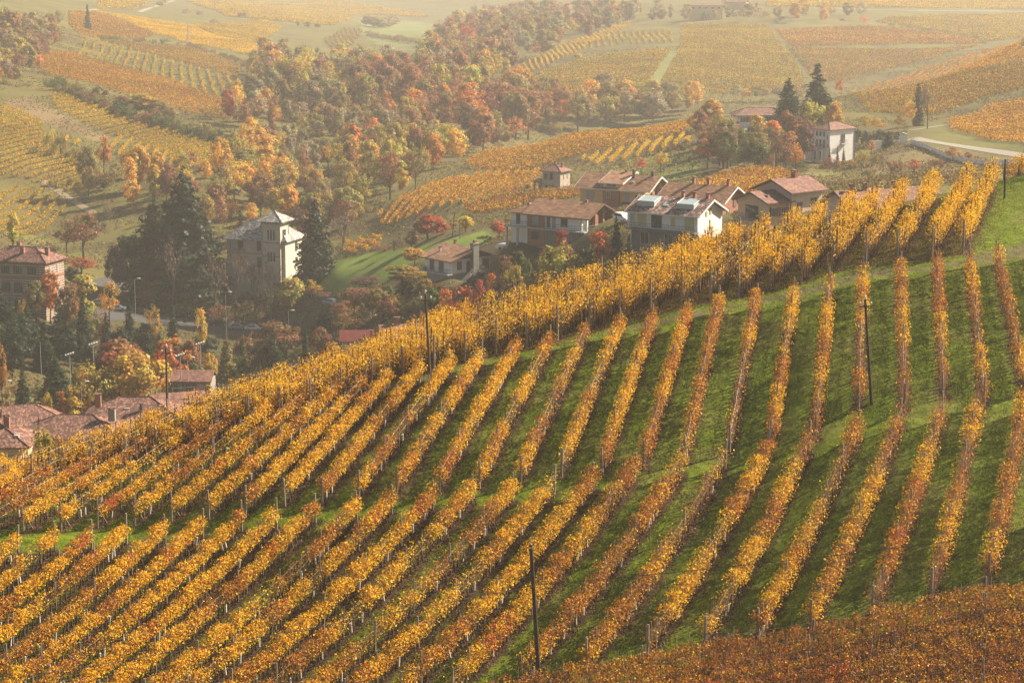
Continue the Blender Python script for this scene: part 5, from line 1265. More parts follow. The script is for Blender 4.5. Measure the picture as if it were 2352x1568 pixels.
# brick villa at the frame edge
h = House("brick_villa", "banded brick and stone villa with hipped tile roof and three chimneys, partly behind autumn trees", (8, -4.5, 11.5), 102.5, 603, 546, -18)
h.block(-8, 8, -4.5, 4.5, 11.5, MW['banded']); h.hip(-8, 8, -4.5, 4.5, 11.5, .52, MR['tile'], o=.8)
for x, y, z in ((-1.5, 1, 13.0), (1.2, -2.2, 12.4), (6.6, -.5, 12.1)): h.chimney(x, y, z, z + 2.0, .9, .8)
F = (FR, -4.5)
for u in (-6, -2.2, 1.0, 4.6): h.window(F, u, 8.5, 1.1, 1.8, MS['dark'], frame=M_FRAMEB); h.window(F, u, 4.2, 1.1, 2.4, MS['dark'], frame=M_FRAMEB); h.window(F, u, .6, 1.1, 2.0, MS['dark'], frame=M_FRAMEB)
h.balcony(.0, 2.0, -5.4, -4.5, 4.1); h.balcony(-3.2, -1.2, -5.4, -4.5, 4.1)
for u in (-2, 1.6): h.window((RT, 8), u, 8.5, 1.0, 1.8, MS['grey'], False); h.window((RT, 8), u, 4.4, 1.0, 2.0, MS['grey'], False)
for z in (7.6, 11.0): h.slab(-8.06, 8.06, -4.6, -4.502, z, z + .3, MW['brick'], "string_course"); h.slab(8.002, 8.1, -4.6, 4.5, z, z + .3, MW['brick'], "string_course")
# chalet with stone chimney
h = House("chalet", "small white chalet with low brown roof and tall stone chimney on its gable", (4.2, -5.4, 2.7), 1038, 598, 463, -50)
h.block(-4.2, 4.2, -5.4, 5.4, 2.7, MW['white'], 0, 'x', 2.7 + 5.4 * .34 - .03); h.block(-4.0, 4.0, -5.2, 5.2, -.002, MW['stone'], name="stone_base")
h.gable(-4.2, 4.2, -5.4, 5.4, 2.7, .34, MR['brown'], 1.0, 1.0, .2, fascia=M_FASCIAB)
h.part(MB().prism([(4.21, -4.9, 2.75), (4.21, 4.9, 2.75), (4.21, 0, 4.4)], (.06, 0, 0)), "timber_gable", MW['wood'])
h.slab(4.3, 5.3, -.9, .5, -4, 5.5, MW['stone'], "chimney_stack"); h.slab(4.2, 5.4, -1.0, .6, 5.5, 5.68, MW['stone'], "chimney_slab"); h.chimney(4.8, -.2, 5.68, 6.3, .6, .5, MW['brick'], False)
h.chimney(-2.0, -3.4, 3.3, 4.3, .5, .4, M_STEEL); h.chimney(-3.4, 1.5, 4.1, 5.0, .5, .4, MW['brick'])
F, G = (FR, -5.4), (RT, 4.2)
h.window(F, -2.0, .1, 1.3, 2.3, MS['brown'], False, name="window"); h.window(F, .9, .1, 1.4, 2.3, MS['brown'], False); h.window(G, -3.6, .7, 1.1, 1.6, MS['brown'], False); h.window(G, 3.0, .5, 1.6, 1.9, MS['brown'], False); h.window(G, -1.4, .05, .9, 2.1, MS['brown'], False, name="door")
h.balcony(-4.4, 4.4, -6.7, -5.4, .0); h.balcony(4.2, 5.9, .7, 5.6, .0)
st = MB()
for k in range(11): st.box(4.4, 5.5, -1.6 - k * .27, -1.32 - k * .27, -.35 - k * .2, -.2 - k * .2)
h.part(st, "stairs", MW['concrete']); rr = MB()
for q in (.35, .7, 1.0): rr.tube([(5.5, -1.3, -.2 + q), (5.5, -4.4, -2.4 + q)], .03, 4)
for k in range(6): rr.tube([(5.5, -1.3 - k * .62, -.25 - k * .44), (5.5, -1.3 - k * .62, .8 - k * .44)], .03, 4)
h.part(rr, "stair_railing", M_STEEL); h.slab(-3.6, -3.1, -6.3, -5.9, .002, .7, mat_noise("green_plastic", (.03, .25, .12), (.04, .3, .15), 3, .5), "planter")
# long house with brick piers
h = House("long_house", "long white house with red brick panels, brown roof and a balcony all along its front", (6.7, -4.25, 5.2), 1352.4, 499, 439, -35)
h.block(-6.7, 5.2, -4.25, 4.25, 5.2, MW['white'], None, 'x', 5.2 + 4.25 * .45 - .03); h.gable(-6.7, 6.4, -4.25, 4.25, 5.2, .45, MR['brown'], 1.0, .9, .22, fascia=M_FASCIAB)
h.block(-11.2, -6.702, -3.4, 3.6, 4.9, MW['white']); h.hip(-11.2, -6.4, -3.4, 3.6, 4.9, .45, MR['brown'], o=.8, th=.16)
h.slab(-6.9, -3.0, -4.33, -4.252, -1.2, 5.0, MW['brick'], "brick_panel")
for y0, y1 in ((-1.6, -.6), (1.0, 1.6), (3.4, 4.25)): h.slab(5.202, 6.4, y0, y1, -.5, 5.2 + (4.25 - abs((y0 + y1) / 2)) * .45 - .35, MW['brick'], "brick_pier")
h.slab(6.0, 6.35, -4.25, -3.9, 2.5, 5.1, MW['white'], "porch_post"); h.part(MB().prism([(5.9, -4.1, 5.25), (5.9, -1.62, 5.25), (5.9, -1.62, 6.25)], (.12, 0, 0)), "gable_panel", MW['white'])
F, G = (FR, -4.25), (RT, 5.202)
h.window((FR, -3.4), -9.6, 2.6, .9, 2.1, None, frame=M_FRAMEB, name="balcony_door"); h.window((FR, -4.33), -5.0, 2.9, 1.5, 1.7, MS['grey'], False); h.window(F, -2.2, 2.6, .8, 2.1, None, frame=M_FRAMEB, name="balcony_door"); h.window(F, -1.0, 2.6, .7, 2.1, MS['grey'], False, name="balcony_door"); h.window(F, 1.3, 3.0, 1.5, 1.5, None, frame=M_FRAMEB); h.window((FR, -4.33), -5.2, .1, 2.0, 1.6, None, frame=M_FRAMEB); h.window((FR, -4.4), .6, .3, 1.4, 1.4, None)
h.window(G, -2.5, 2.6, 1.0, 2.0, None, frame=M_FRAMEB, name="balcony_door"); h.window(G, .2, 2.8, 1.3, 1.7, None, frame=M_FRAMEB); h.window(G, 2.5, 2.8, 1.4, 1.7, None, frame=M_FRAMEB); h.window(G, .2, 5.0, 1.2, 1.2, None)
h.balcony(-11.4, 6.6, -5.6, -4.25, 2.5); h.balcony(5.2, 6.7, -4.24, 2.0, 2.5)
for x in (-11, -8.6): h.slab(x - .18, x + .18, -5.3, -4.95, -2, 2.3, MW['concrete'], "pillar")
h.chimney(-4.2, .3, 6.9, 7.6, .5, .4, MW['brick'], False); h.chimney(3.3, .2, 6.9, 7.7, .5, .4, MW['brick'], False); h.slab(-2.9, 5.1, -4.4, -4.252, -2.5, 2.3, MW['grey'], "basement_front")
for x in (-7.0, 5.0): h.part(MB().tube([(x, -4.34, 2.5), (x, -4.34, 4.6), (x - .3, -5.1, 4.85)], .06, 6), "downpipe", MW['concrete'])
# orange house
h = House("orange_house", "orange plastered house with brown roof, dormer and red brick stair tower", (7.4, -4.2, 6.0), 1481, 436, 484, -30)
h.block(-7.4, 7.4, -4.2, 4.2, 6.0, MW['orange'], None, 'x', 6 + 4.2 * .5 - .03); h.gable(-7.4, 8.2, -4.2, 4.2, 6, .5, MR['brown'], .9, .9, .22, fascia=M_FASCIA)
h.slab(-1.8, 1.8, -4.9, -4.202, -1.5, 6.1, MW['brick'], "stair_tower"); h.block(-1.9, 1.9, -4.6, -1.2, 7.0, MW['orange'], 5.9, name="dormer"); h.gable(-2.2, 2.6, -4.9, 1.2, 7.0, .3, MR['brown'], .4, .4, .2, ym=.8, fascia=M_FASCIA)
F, G = (FR, -4.2), (RT, 7.4)
h.window(F, -5.0, 3.3, 1.7, 1.9, MS['grey'], False); h.window((FR, -4.9), -.5, 4.0, .9, 1.3); h.window(F, 3.4, 3.2, .9, 1.9, MS['grey'], False); h.window(F, 5.8, 3.2, 1.2, 1.7); h.window((FR, -4.6), 0, 6.25, 2.2, .6)
h.slab(7.402, 7.7, -1.4, -.3, -1, 7.2, MW['brick'], "brick_pier"); h.slab(7.402, 7.7, .9, 1.8, -1, 7.2, MW['brick'], "brick_pier"); h.window(G, .3, 3.2, 1.1, 2.2, None, frame=M_FRAMEB); h.window(G, 2.9, 3.2, 1.3, 2.2, None, frame=M_FRAMEB); h.balcony(7.7, 8.6, -1.0, 4.0, 3.0); h.part(MB().prism([(7.41, -4.0, 5.9), (7.41, -1.42, 5.9), (7.41, -1.42, 7.1)], (.1, 0, 0)), "brick_gable", MW['brick'])
h.chimney(3.2, -.8, 7.4, 9.2, .5, .5, M_IRON); h.chimney(.8, .4, 7.7, 8.9, .4, .4, M_IRON); h.chimney(7.0, .2, 7.9, 9.0, .5, .5, M_IRON); h.part(MB().box(3.4, 4.1, -2.6, -1.9, 6.95, 7.25), "roof_light", M_ROOFGLASS, h.roofo)
h.part(MB().hexa([(2.6, -6.6, 2.6), (6.4, -6.6, 2.6), (6.4, -4.21, 3.1), (2.6, -4.21, 3.1), (2.6, -6.6, 2.8), (6.4, -6.6, 2.8), (6.4, -4.21, 3.3), (2.6, -4.21, 3.3)]), "canopy", M_FASCIAB)
for x in (2.8, 6.2): h.slab(x - .12, x + .12, -6.4, -6.16, -1, 2.55, MW['concrete'], "canopy_post")
# white house with glass dormers
h = House("white_house", "white house with speckled tile roof, two glass roof terraces and yellow-green shutters", (6.3, -4.3, 5.4), 1602, 494, 395, -33)
h.block(-6.3, 6.3, -4.3, 4.3, 5.4, MW['white'], None, 'x', 5.4 + 4.3 * .45 - .03); ro = h.gable(-6.3, 6.3, -4.3, 4.3, 5.4, .45, MR['speck'], .8, .8, .22, fascia=M_FASCIA)
for x in (-4.1, 3.4):
    zf = 5.62 + (.9) * .45; zt = 5.62 + 3.5 * .45; b = MB()
    fr = MB(); yb, yf = -.9, -3.3; z0 = 5.62 + (yf + 4.3) * .45; z1 = 5.62 + (yb + 4.3) * .45 + .1
    h.part(MB().hexa([(x - 1.55, yf, z0 + .72), (x + 1.55, yf, z0 + .72), (x + 1.55, yb, z1 + .25), (x - 1.55, yb, z1 + .25), (x - 1.55, yf, z0 + .80), (x + 1.55, yf, z0 + .80), (x + 1.55, yb, z1 + .33), (x - 1.55, yb, z1 + .33)]), "glass_roof", M_ROOFGLASS, ro)
    h.part(MB().box(x - 1.5, x + 1.5, yf + .02, yf + .08, z0 - .1, z0 + .70), "glass_front", M_ROOFGLASS, ro)
    for sx in (-1, 1):
        fr = MB(); X = x + sx * 1.6
        fr.tube([(X, yf, z0 - .05), (X, yf, z0 + .8), (X, yb, z1 + .33)], .06, 5); fr.tube([(X, yf, z0), (X, yb, z1)], .05, 5)
        h.part(fr, "dormer_frame", M_FASCIA, ro)
        h.part(MB().prism([(X - .02, yf + .05, z0), (X - .02, yf + .05, z0 + .72), (X - .02, yb, z1 + .28), (X - .02, yb, z1)], (.04, 0, 0)), "glass_side", M_ROOFGLASS, ro)
    h.part(MB().tube([(x - 1.6, yf, z0 + .82), (x + 1.6, yf, z0 + .82)], .06, 5), "dormer_frame", M_FASCIA, ro)
for x, y, q in ((-.6, -2.4, .5), (1.4, -1.6, .3)):
    zz = 5.66 + (y + 4.3) * .45; h.part(MB().hexa([(x - q, y - q, zz - q * .45), (x + q, y - q, zz - q * .45), (x + q, y + q, zz + q * .45), (x - q, y + q, zz + q * .45), (x - q, y - q, zz - q * .45 + .1), (x + q, y - q, zz - q * .45 + .1), (x + q, y + q, zz + q * .45 + .1), (x - q, y + q, zz + q * .45 + .1)]), "roof_light", M_ROOFGLASS, ro)
for x in (1.0, 3.2, 5.7): h.chimney(x, .35, 7.1, 8.2, .5, .5, MW['brick'])
F, G = (FR, -4.3), (RT, 6.3)
h.window(F, -4.2, 2.85, 1.6, 2.1, MS['lime'], False, name="balcony_door"); h.window(F, -1.4, 2.7, 2.0, 2.2, None, frame=M_FRAMEB, name="balcony_door"); h.window(F, 1.7, 3.2, .7, 1.5, MS['lime'], False); h.window(F, 4.8, 2.75, 1.7, 2.2, MS['lime'], False, name="balcony_door"); h.window(G, .2, 5.1, .5, 1.0, MS['lime'], False); h.window(G, -1.2, 4.9, .45, .8, MS['lime'], False); h.window(G, .1, 2.6, .5, 1.6, MS['lime'], False)
h.slab(-6.3, -5.9, -5.6, -4.302, 2.5, 5.1, MW['white'], "porch_wall"); h.balcony(-6.5, 6.6, -5.8, -4.3, 2.5, mat=MW['grey']); h.slab(-6.1, 6.1, -4.5, -4.302, -2, 2.3, MW['grey'], "basement_front")
for u in (1.0, 3.0, -3.5): h.window((FR, -4.5), u, -.2, 1.6, 2.1)
h.part(MB().tube([(6.36, -4.4, 2), (6.36, -4.4, 4.8), (6.3, -5.0, 5.0)], .06, 6), "downpipe", M_STEEL)
# house behind it
h = House("brown_house", "brown-walled house whose dark ridge and white-edged gable show behind the white house", (6.2, -4, 6.0), 1660, 462, 425, -33)
h.block(-6.2, 6.2, -4, 4, 6.0, MW['brick'], None, 'x', 6 + 4 * .5 - .03); h.gable(-6.2, 6.2, -4, 4, 6.0, .5, MR['brown'], .8, .9, .2, fascia=M_FASCIA); h.window((RT, 6.2), .5, 4.6, 1.0, 1.4, MS['brown'], False); h.window((RT, 6.2), -2, 3, 1.0, 1.6, MS['brown'], False)
for x in (-2, 1, 5): h.chimney(x, .3, 7.9, 9.1, .5, .5, MW['brick'])
# peach house
h = House("peach_house", "peach house with stepped terracotta roofs and wide dark window above the golden vines", (3.4, -5, 3.9), 1764, 465, 391, -50)
h.block(-3.4, 3.4, -5, -.2, 3.9, MW['peach'], None, 'y', 3.9 + 3.4 * .38 - .03); h.gable(-3.4, 3.4, -5, 0, 3.9, .38, MR['red'], .7, .8, .2, 'y', fascia=M_FASCIAB)
h.part(MB().box(1.0, 2.4, -3.9, -3.6, 4.7, 4.9), "roof_light", M_ROOFGLASS, h.roofo); h.chimney(1.6, -1.6, 4.7, 5.6, .3, .3, M_IRON, False)
h.block(-3.9, 4.2, -.198, 7, 5.3, MW['pink'], None, 'y', 5.3 + 4.05 * .4 - .03); h.gable(-3.9, 4.2, -.2, 7, 5.3, .4, MR['red'], .7, .9, .2, 'y', fascia=M_FASCIAB); h.chimney(.2, 4.5, 6.8, 7.9, .9, .7)
F, G = (FR, -5), (RT, 3.4)
h.window(F, -.2, .9, 2.9, 2.2, None, frame=M_FRAMEB); h.balcony(-3.4, 3.4, -6.2, -5, .7); h.window(G, -3.6, 1.4, 1.0, 1.5, MS['brown']); h.window(G, -1.4, 1.4, 1.0, 1.5, MS['brown']); h.window((RT, 4.2), 1.6, 1.2, 1.2, 2.3, MS['brown'], False); h.window((RT, 4.2), 5.0, 2.6, 1.8, 1.5, None); h.balcony(4.2, 5.2, .2, 6.8, 1.0)
# long roof behind the crest
h = House("long_roofed_house", "long low house of which only the tiled roof and chimneys show above the golden vines", (-8, 0, 8.0), 1925, 437, 372, 24)
h.block(-8, 8, -4.5, 4.5, 5.6, MW['pink'], None, 'x', 5.6 + 4.5 * .48 - .03); h.gable(-8, 9, -4.5, 4.5, 5.6, .48, MR['red'], .7, .8, .2, fascia=M_FASCIAB)
for x, y in ((-6, -.6), (-3.4, -.3), (2.2, .2), (3.6, .2)): h.chimney(x, y, 7.3, 8.6, .55, .5)
h.window((LF, -8), 0, 3.4, 1.2, 1.5, MS['brown'])
# stone house on the shoulder
h = House("stone_house", "small square stone and brick house with hipped roof and open porch on the vineyard shoulder", (2.7, -2.7, 5.4), 1286.7, 395, 634, -30)
h.block(-2.7, 2.7, -2.7, 2.7, 5.4, MW['stonebrick']); h.hip(-2.7, 2.7, -2.7, 2.7, 5.4, .48, MR['red'], o=.6); h.chimney(-.6, .6, 6.2, 7.4, .5, .5); h.chimney(1.6, .4, 6.0, 7.1, .5, .5)
F, G = (FR, -2.7), (RT, 2.7)
for u in (-1.6, .1): h.window(F, u, 3.2, .8, 1.5 if u < 0 else 1.9, MS['dark'], False); h.window(F, u + .2, .4, .8, 1.3, MS['dark'], False)
for u in (-.6, 1.4): h.window(G, u, 3.4, .6, 1.1, MS['grey'], False); h.window(G, u, .6, .6, 1.2, MS['grey'], False)
h.gable(-5.6, -2.9, -2.4, 1.6, 2.3, .3, MR['red'], .4, .1, .15)
for x in (-5.4, -3.9): h.slab(x - .2, x + .2, -2.3, -1.9, -.5, 2.2, MW['stonebrick'], "porch_post")
h.slab(-5.6, -2.702, 1.2, 1.5, -.5, 2.2, MW['stonebrick'], "porch_wall"); h.slab(-6.2, 5.4, -4.4, -2.702, -1.4, .05, MW['stone'], "terrace")
# far white house
h = House("white_villa", "tall white villa with hipped brown roof and balconies among the trees below the walled road", (3.3, -5, 7.6), 1906.4, 299.5, 642, -50)
h.block(-3.3, 3.3, -5, 5, 7.6, MW['white']); h.hip(-3.3, 3.3, -5, 5, 7.6, .42, MR['red'], o=.45); h.chimney(-.4, -1.5, 8.6, 9.5, .35, .35)
F, G = (FR, -5), (RT, 3.3)
for u in (-2.6, -1.3, 0, 1.3): h.window(F, u, 5.8, .55, 1.3, MS['dark'], False); h.window(F, u, 2.9, .6, 2.0, MS['dark'], False)
h.window(F, 2.6, 5.2, .5, .9, MS['grey'], False); h.window(F, 2.6, 3.0, .5, .9, MS['grey'], False)
h.balcony(-3.4, 1.9, -6.2, -5, 2.7); h.window(G, .2, 3.9, 1.3, 2.4, MS['dark'], False); h.balcony(3.3, 4.1, -.9, 1.5, 3.8)
h.block(-5.2, -3.302, -5.4, 0, 5.4, MW['white']); h.window((FR, -5.4), -4.3, 2.9, .9, 1.6, MS['dark'], False); h.slab(-5.4, -3.2, -5.6, .1, 5.402, 5.7, MW['concrete'], "parapet")
for x in (-2.4, -.4, 1.4): h.slab(x - .2, x + .2, -6.1, -5.7, -3, 2.5, MW['white'], "pillar")
for u in (-1.5, .4): h.window(F, u, -.6, 1.3, 2.4)
h.part(MB().tube([(3.38, 4.8, -1), (3.38, 4.8, 7.2)], .08, 6), "downpipe", M_IRON)
# far red-roofed house
h = House("red_roofed_house", "low white house with wide red roof half hidden by orange trees near the firs", (-6.5, -3.2, 3.6), 1694, 265.5, 716, 8)
h.block(-6.5, 7.5, -3.2, 3.2, 3.6, MW['white']); h.hip(-6.5, 7.5, -3.2, 3.2, 3.6, .5, MR['red'], o=.8)
for u in (-4.6, -2.8, .2, 3.4): h.window((FR, -3.2), u, 1.6, 1.0, 1.4, MS['brown'])
for u in (-1.6, 1.0): h.window((LF, -6.5), u, 1.4, .8, 1.6, MS['brown'], False)
h.block(-11, -6.6, -5.4, -1, 1.0, MW['white']); h.gable(-11, -6.6, -5.4, -1, 1.0, .4, MR['red'], .5, .3, .15)
h.block(-6.4, 5, -6.5, -3.202, -.2, MW['white'], name="terrace_wall")
# farm roofs at the lower edge of the village
h = House("farm_barn", "long farm barn with brown hipped roof rising past the tiled roofs", (9, 0, 9.0), 126, 926, 418, 20)
h.block(-12, 9, -5.5, 5.5, 6.0, MW['cream']); h.hip(-14, 11, -5.5, 5.5, 6.0, .5, MR['tile'], o=.8); h.chimney(-1, -2.5, 7.2, 8.8, .6, .6); h.slab(-12, 9, -5.9, -5.502, 2.8, 3.1, MW['wood'], "loft_beam"); h.window((FR, -5.5), 4, 3.4, 1.2, 1.4, MS['dark'], False)
h = House("farmhouse", "farmhouse with long speckled tile roof and smoking chimney behind the crest of the vines", (0, 0, 8.4), 180, 957, 352, -3)
h.block(-6.0, 5.6, -4.8, 4.8, 6.2, MW['peach']); h.hip(-7.5, 7.0, -4.8, 4.8, 6.2, .46, MR['tile'], o=.7); h.chimney(5.2, -.6, 8.0, 9.7, 1.0, .9, MW['stone'])
for u in (-4, -1, 2.4): h.window((FR, -4.8), u, 3.4, 1.1, 1.5, MS['grey'])
h = House("tiled_house", "house with broad tile roof and brick chimney, tallest of the farm roofs", (0, 0, 9.2), 300, 914, 384, 0)
h.block(-5.4, 6.4, -5.0, 5.0, 6.6, MW['stone']); h.hip(-6.8, 8.4, -5.0, 5.0, 6.6, .48, MR['tile'], o=.8); h.chimney(-5.0, -1.5, 8.0, 9.9, .9, .8); h.chimney(2.2, -3.4, 7.2, 8.7, .5, .5, M_IRON); h.part(MB().box(-.6, .2, -3.0, -2.2, 7.75, 8.15), "roof_light", M_STEEL, h.roofo); h.window((FR, -5), -2, 3.6, 1.1, 1.5, MS['grey'])
h = House("cottage", "peach cottage with dark tile roof and grey-shuttered windows at the frame's lower left edge", (2.0, -4.4, 5.6), 40, 1026, 330, 0)
h.block(-8, 2.4, -4.4, 4.4, 5.6, MW['peach']); h.hip(-9, 3.2, -4.4, 4.4, 5.6, .46, MR['tile'], o=.7); h.chimney(-.2, -.4, 7.4, 9.0, .8, .7); h.window((FR, -4.4), .3, 2.6, 1.2, 1.9, MS['grey']); h.window((FR, -4.4), -3.5, 2.6, 1.2, 1.9, MS['grey']); h.part(MB().box(1.2, 1.9, -2.9, -2.2, 6.5, 6.9), "roof_light", M_ROOFGLASS, h.roofo)
# court house
h = House("sports_pavilion", "low pavilion with terracotta roof and row of dark windows beside the floodlight masts", (0, -3, 3.2), 431, 873, 455, -2)
h.block(-4.4, 4.4, -3, 3, 3.2, MW['stone']); h.gable(-4.4, 4.4, -3, 3, 3.2, .42, MR['red'], .7, .3, .18)
for u in (-3.5, -2.3, -1.1, .1, 1.3, 2.5, 3.6): h.window((FR, -3), u, .6, .8, 1.9, None, frame=M_FRAMEB)
h = House("shed", "small shed with ridge-tiled roof just showing over the crest by the satellite dish", (0, 0, 4.0), 405, 903, 395, 22, "shed")
h.block(-4.2, 4.4, -2.6, 2.6, 2.9, MW['stone']); h.gable(-4.2, 4.4, -2.6, 2.6, 2.9, .42, MR['red'], .5, .4, .18)
dsh = MB(); n = 14
c0 = np.array([3.6, -1.8, 5.1]); ax = Vector((-.45, -.8, .4)).normalized(); u_ = ax.cross(Vector((0, 0, 1))).normalized(); w_ = ax.cross(u_)
for rr_, dep in ((0, 0), (.35, .03), (.62, .12)): dsh.v += [tuple(c0 + np.array((u_ * math.cos(6.2832 * k / n) + w_ * math.sin(6.2832 * k / n)) * rr_ + ax * dep)) for k in range(n)]
for j in range(2):
    for k in range(n): dsh.f.append((j * n + k, j * n + (k + 1) % n, (j + 1) * n + (k + 1) % n, (j + 1) * n + k))
dsh.tube([tuple(c0), (3.6, -1.6, 3.6)], .05, 5); h.part(dsh, "satellite_dish", mat_noise("dish_paint", (.40, .25, .22), (.48, .31, .27), 2, .5))
# red sheet roof and chimney behind the crest
h = House("red_shed", "low shed with dark red sheet roof just behind the crest of the vines", (0, -2.2, 2.6), 818, 778, 395, 3, "shed")
h.block(-2.4, 2.6, -2.2, 2.2, 2.4, MW['cream']); h.gable(-2.4, 2.6, -2.2, 2.2, 2.4, .55, MR['metal'], .5, .4, .12); h.chimney(2.5, -1.6, 2.6, 3.6, .3, .3)
h = House("hidden_cottage", "cottage with only brick chimney and tile ridge showing over the vines", (0, 0, 5.0), 930, 745, 385, 12)
h.block(-4, 4, -3.4, 3.4, 3.3, MW['cream']); h.gable(-4, 4, -3.4, 3.4, 3.3, .48, MR['red'], .5, .4, .18); h.chimney(-1.3, 0, 4.6, 5.9, .8, .6)
# far farm on the skyline field
h = House("far_farm", "long pale yellow farm building with row of small windows on the hazy far slope", (0, -4, 3.6), 1622, 13, 1330, -4)
h.block(-11.5, 11.5, -4, 4, 3.6, MW['yellow']); h.gable(-11.5, 11.5, -4, 4, 3.6, .35, MR['red'], .6, .5, .2)
for u in (-9, -4.5, 0, 4.5, 9): h.window((FR, -4), u, 1.2, 1.6, 1.3)
h = House("far_barn", "pale barn with shallow roof behind the long yellow farm building on the far slope", (0, -4, 4), 1690, 6, 1400, -20, "barn")
h.block(-8, 8, -4, 4, 4, MW['yellow']); h.gable(-8, 8, -4, 4, 4, .4, MR['red'], .6, .5, .2)
h = House("hillside_cottage", "small white cottage with red roof on the vineyard slope at the right frame edge", (-3, -3, 3.4), 2341, 209, 845, 10)
h.block(-3, 6, -3, 3, 3.4, MW['white']); h.hip(-3, 6, -3, 3, 3.4, .45, MR['red'], o=.6); h.window((FR, -3), -.5, 1.4, 1, 1.2); h.window((FR, -3), 3, 1.4, 1, 1.2)
h = House("tool_hut", "tiny pale hut at the lower corner of the far striped vineyard", (0, -1.5, 2.4), 1160, 184, 1045, -35, "hut")
h.block(-1.6, 1.6, -1.5, 1.5, 2.4, MW['concrete']); h.gable(-1.6, 1.6, -1.5, 1.5, 2.4, .5, MR['red'], .3, .3, .12); h.window((RT, 1.6), 0, .3, .9, 1.8, name="door")
# ------------------------------------------------------------------ roads
M_ASPH = mat_noise("asphalt", (.045, .043, .042), (.075, .07, .068), 2.5, .9); M_GRAVELR = mat_noise("pale_road", (.21, .19, .155), (.30, .27, .22), 3, .95)
def road(name, line, w, mat, Y0=100, Y1=2600, lift=.06):
    Y1 = Y1 if Y1 < 950 else Y1 * 2.2
    P = []
    for (x0, y0), (x1, y1) in zip(line[:-1], line[1:]):
        for t in np.linspace(0, 1, 8, endpoint=False): P.append(ground(x0 + (x1 - x0) * t, y0 + (y1 - y0) * t, Y0, Y1))
    P.append(ground(*line[-1], Y0, Y1)); P = np.array(P)[:, :2]
    T = unit(np.gradient(P, axis=0)); N = np.stack([-T[:, 1], T[:, 0]], -1); V = []; F = []
    offs = np.linspace(-w / 2, w / 2, 5)
    for p, n in zip(P, N):
        zc = [float(gz(p[0] + n[0] * o, p[1] + n[1] * o)) for o in offs]
        for o, z in zip(offs, zc): V.append((p[0] + n[0] * o, p[1] + n[1] * o, z + lift))
    for i in range(len(P) - 1):
        for j in range(4): a = i * 5 + j; F.append((a, a + 1, a + 6, a + 5))
    return tag(link(name, np_mesh(name, V, F, mat, smooth=True)), kind="structure")
def sheet(name, poly, Y0, Y1, mat, lift=.07, step=1.0):
    W = [ground(x, y, Y0, Y1)[:2] for x, y in poly]; W = np.array(W)
    xs = np.arange(W[:, 0].min(), W[:, 0].max() + step, step); ys = np.arange(W[:, 1].min(), W[:, 1].max() + step, step)
    V = []; F = []; idx = {}
    for i, x in enumerate(xs[:-1]):
        for j, y in enumerate(ys[:-1]):
            if not inpoly(np.array([x + step / 2]), np.array([y + step / 2]), W)[0]: continue
            q = []
            for a, b in ((i, j), (i + 1, j), (i + 1, j + 1), (i, j + 1)):
                if (a, b) not in idx: idx[(a, b)] = len(V); V.append((xs[a], ys[b], float(gz(xs[a], ys[b])) + lift))
                q.append(idx[(a, b)])
            F.append(q)
    return tag(link(name, np_mesh(name, V, F, mat, smooth=True)), kind="structure")
sheet("car_park", [(275, 655), (298, 660), (300, 706), (340, 718), (504, 728), (600, 744), (640, 756), (600, 780), (568, 774), (484, 768), (410, 754), (336, 744), (290, 736), (215, 735), (215, 712), (274, 710)], 480, 660, M_ASPH)
road("road", [(284, 660), (262, 640), (205, 655), (150, 672)], 4.5, M_ASPH, 480, 700)
road("lane", [(2095, 318), (2200, 335), (2352, 358), (2420, 368)], 4.2, M_GRAVELR, 500, 720)
road("lane", [(2090, 300), (2200, 283), (2260, 262), (2352, 244)], 1.8, M_GRAVELR, 600, 860)
road("road", [(1840, 18), (1935, 20), (2050, 24), (2352, 27), (2420, 28)], 5, M_GRAVELR, 900, 2400, .1)
road("lane", [(160, 33), (195, 25), (225, 22)], 3, M_GRAVELR, 800, 2400, .1)
road("lane", [(320, 28), (342, 20), (400, 2)], 4, M_GRAVELR, 800, 2600, .1)
road("lane", [(1778, 14), (1815, 4)], 4, M_GRAVELR, 900, 2600, .1)
road("farm_track", [(94, 412), (150, 450), (215, 490)], 2.4, mat_noise("dirt", (.20, .15, .09), (.30, .23, .14), 2), 560, 900)

# wall and fence along the lane
A, Bp = ground(2092, 331, 500, 720), ground(2380, 378, 480, 720)
wl = empty("roadside_wall", tuple(A), 0, "long grey retaining wall with pale panel fence beside the lane", "wall")
n = 26; b = MB(); pf = MB(); pts = []
for i in range(n + 1):
    p = A + (Bp - A) * i / n; pts.append(np.array([p[0], p[1], float(gz(p[0], p[1]))]) - A)
for p, q in zip(pts[:-1], pts[1:]):
    z = max(p[2], q[2]); b.hexa([(p[0], p[1], p[2] - .6), (q[0], q[1], q[2] - .6), (q[0], q[1] + .3, q[2] - .6), (p[0], p[1] + .3, p[2] - .6), (p[0], p[1], p[2] + .5), (q[0], q[1], q[2] + .5), (q[0], q[1] + .3, q[2] + .5), (p[0], p[1] + .3, p[2] + .5)])
    pf.hexa([(p[0] + .06, p[1] + .1, p[2] + .53), (q[0] - .06, q[1] + .1, q[2] + .53), (q[0] - .06, q[1] + .18, q[2] + .53), (p[0] + .06, p[1] + .18, p[2] + .53), (p[0] + .06, p[1] + .1, p[2] + 1.25), (q[0] - .06, q[1] + .1, q[2] + 1.25), (q[0] - .06, q[1] + .18, q[2] + 1.25), (p[0] + .06, p[1] + .18, p[2] + 1.25)])
b.build("retaining_wall", MW['concrete'], wl); pf.build("fence_panels", MW['white'], wl)
for p in pts: link("fence_post", MB().box(-.05, .05, -.05, .05, 0, .85).mesh("fence_post", MW['concrete']), wl, tuple(p + np.array([0, .14, .5])))
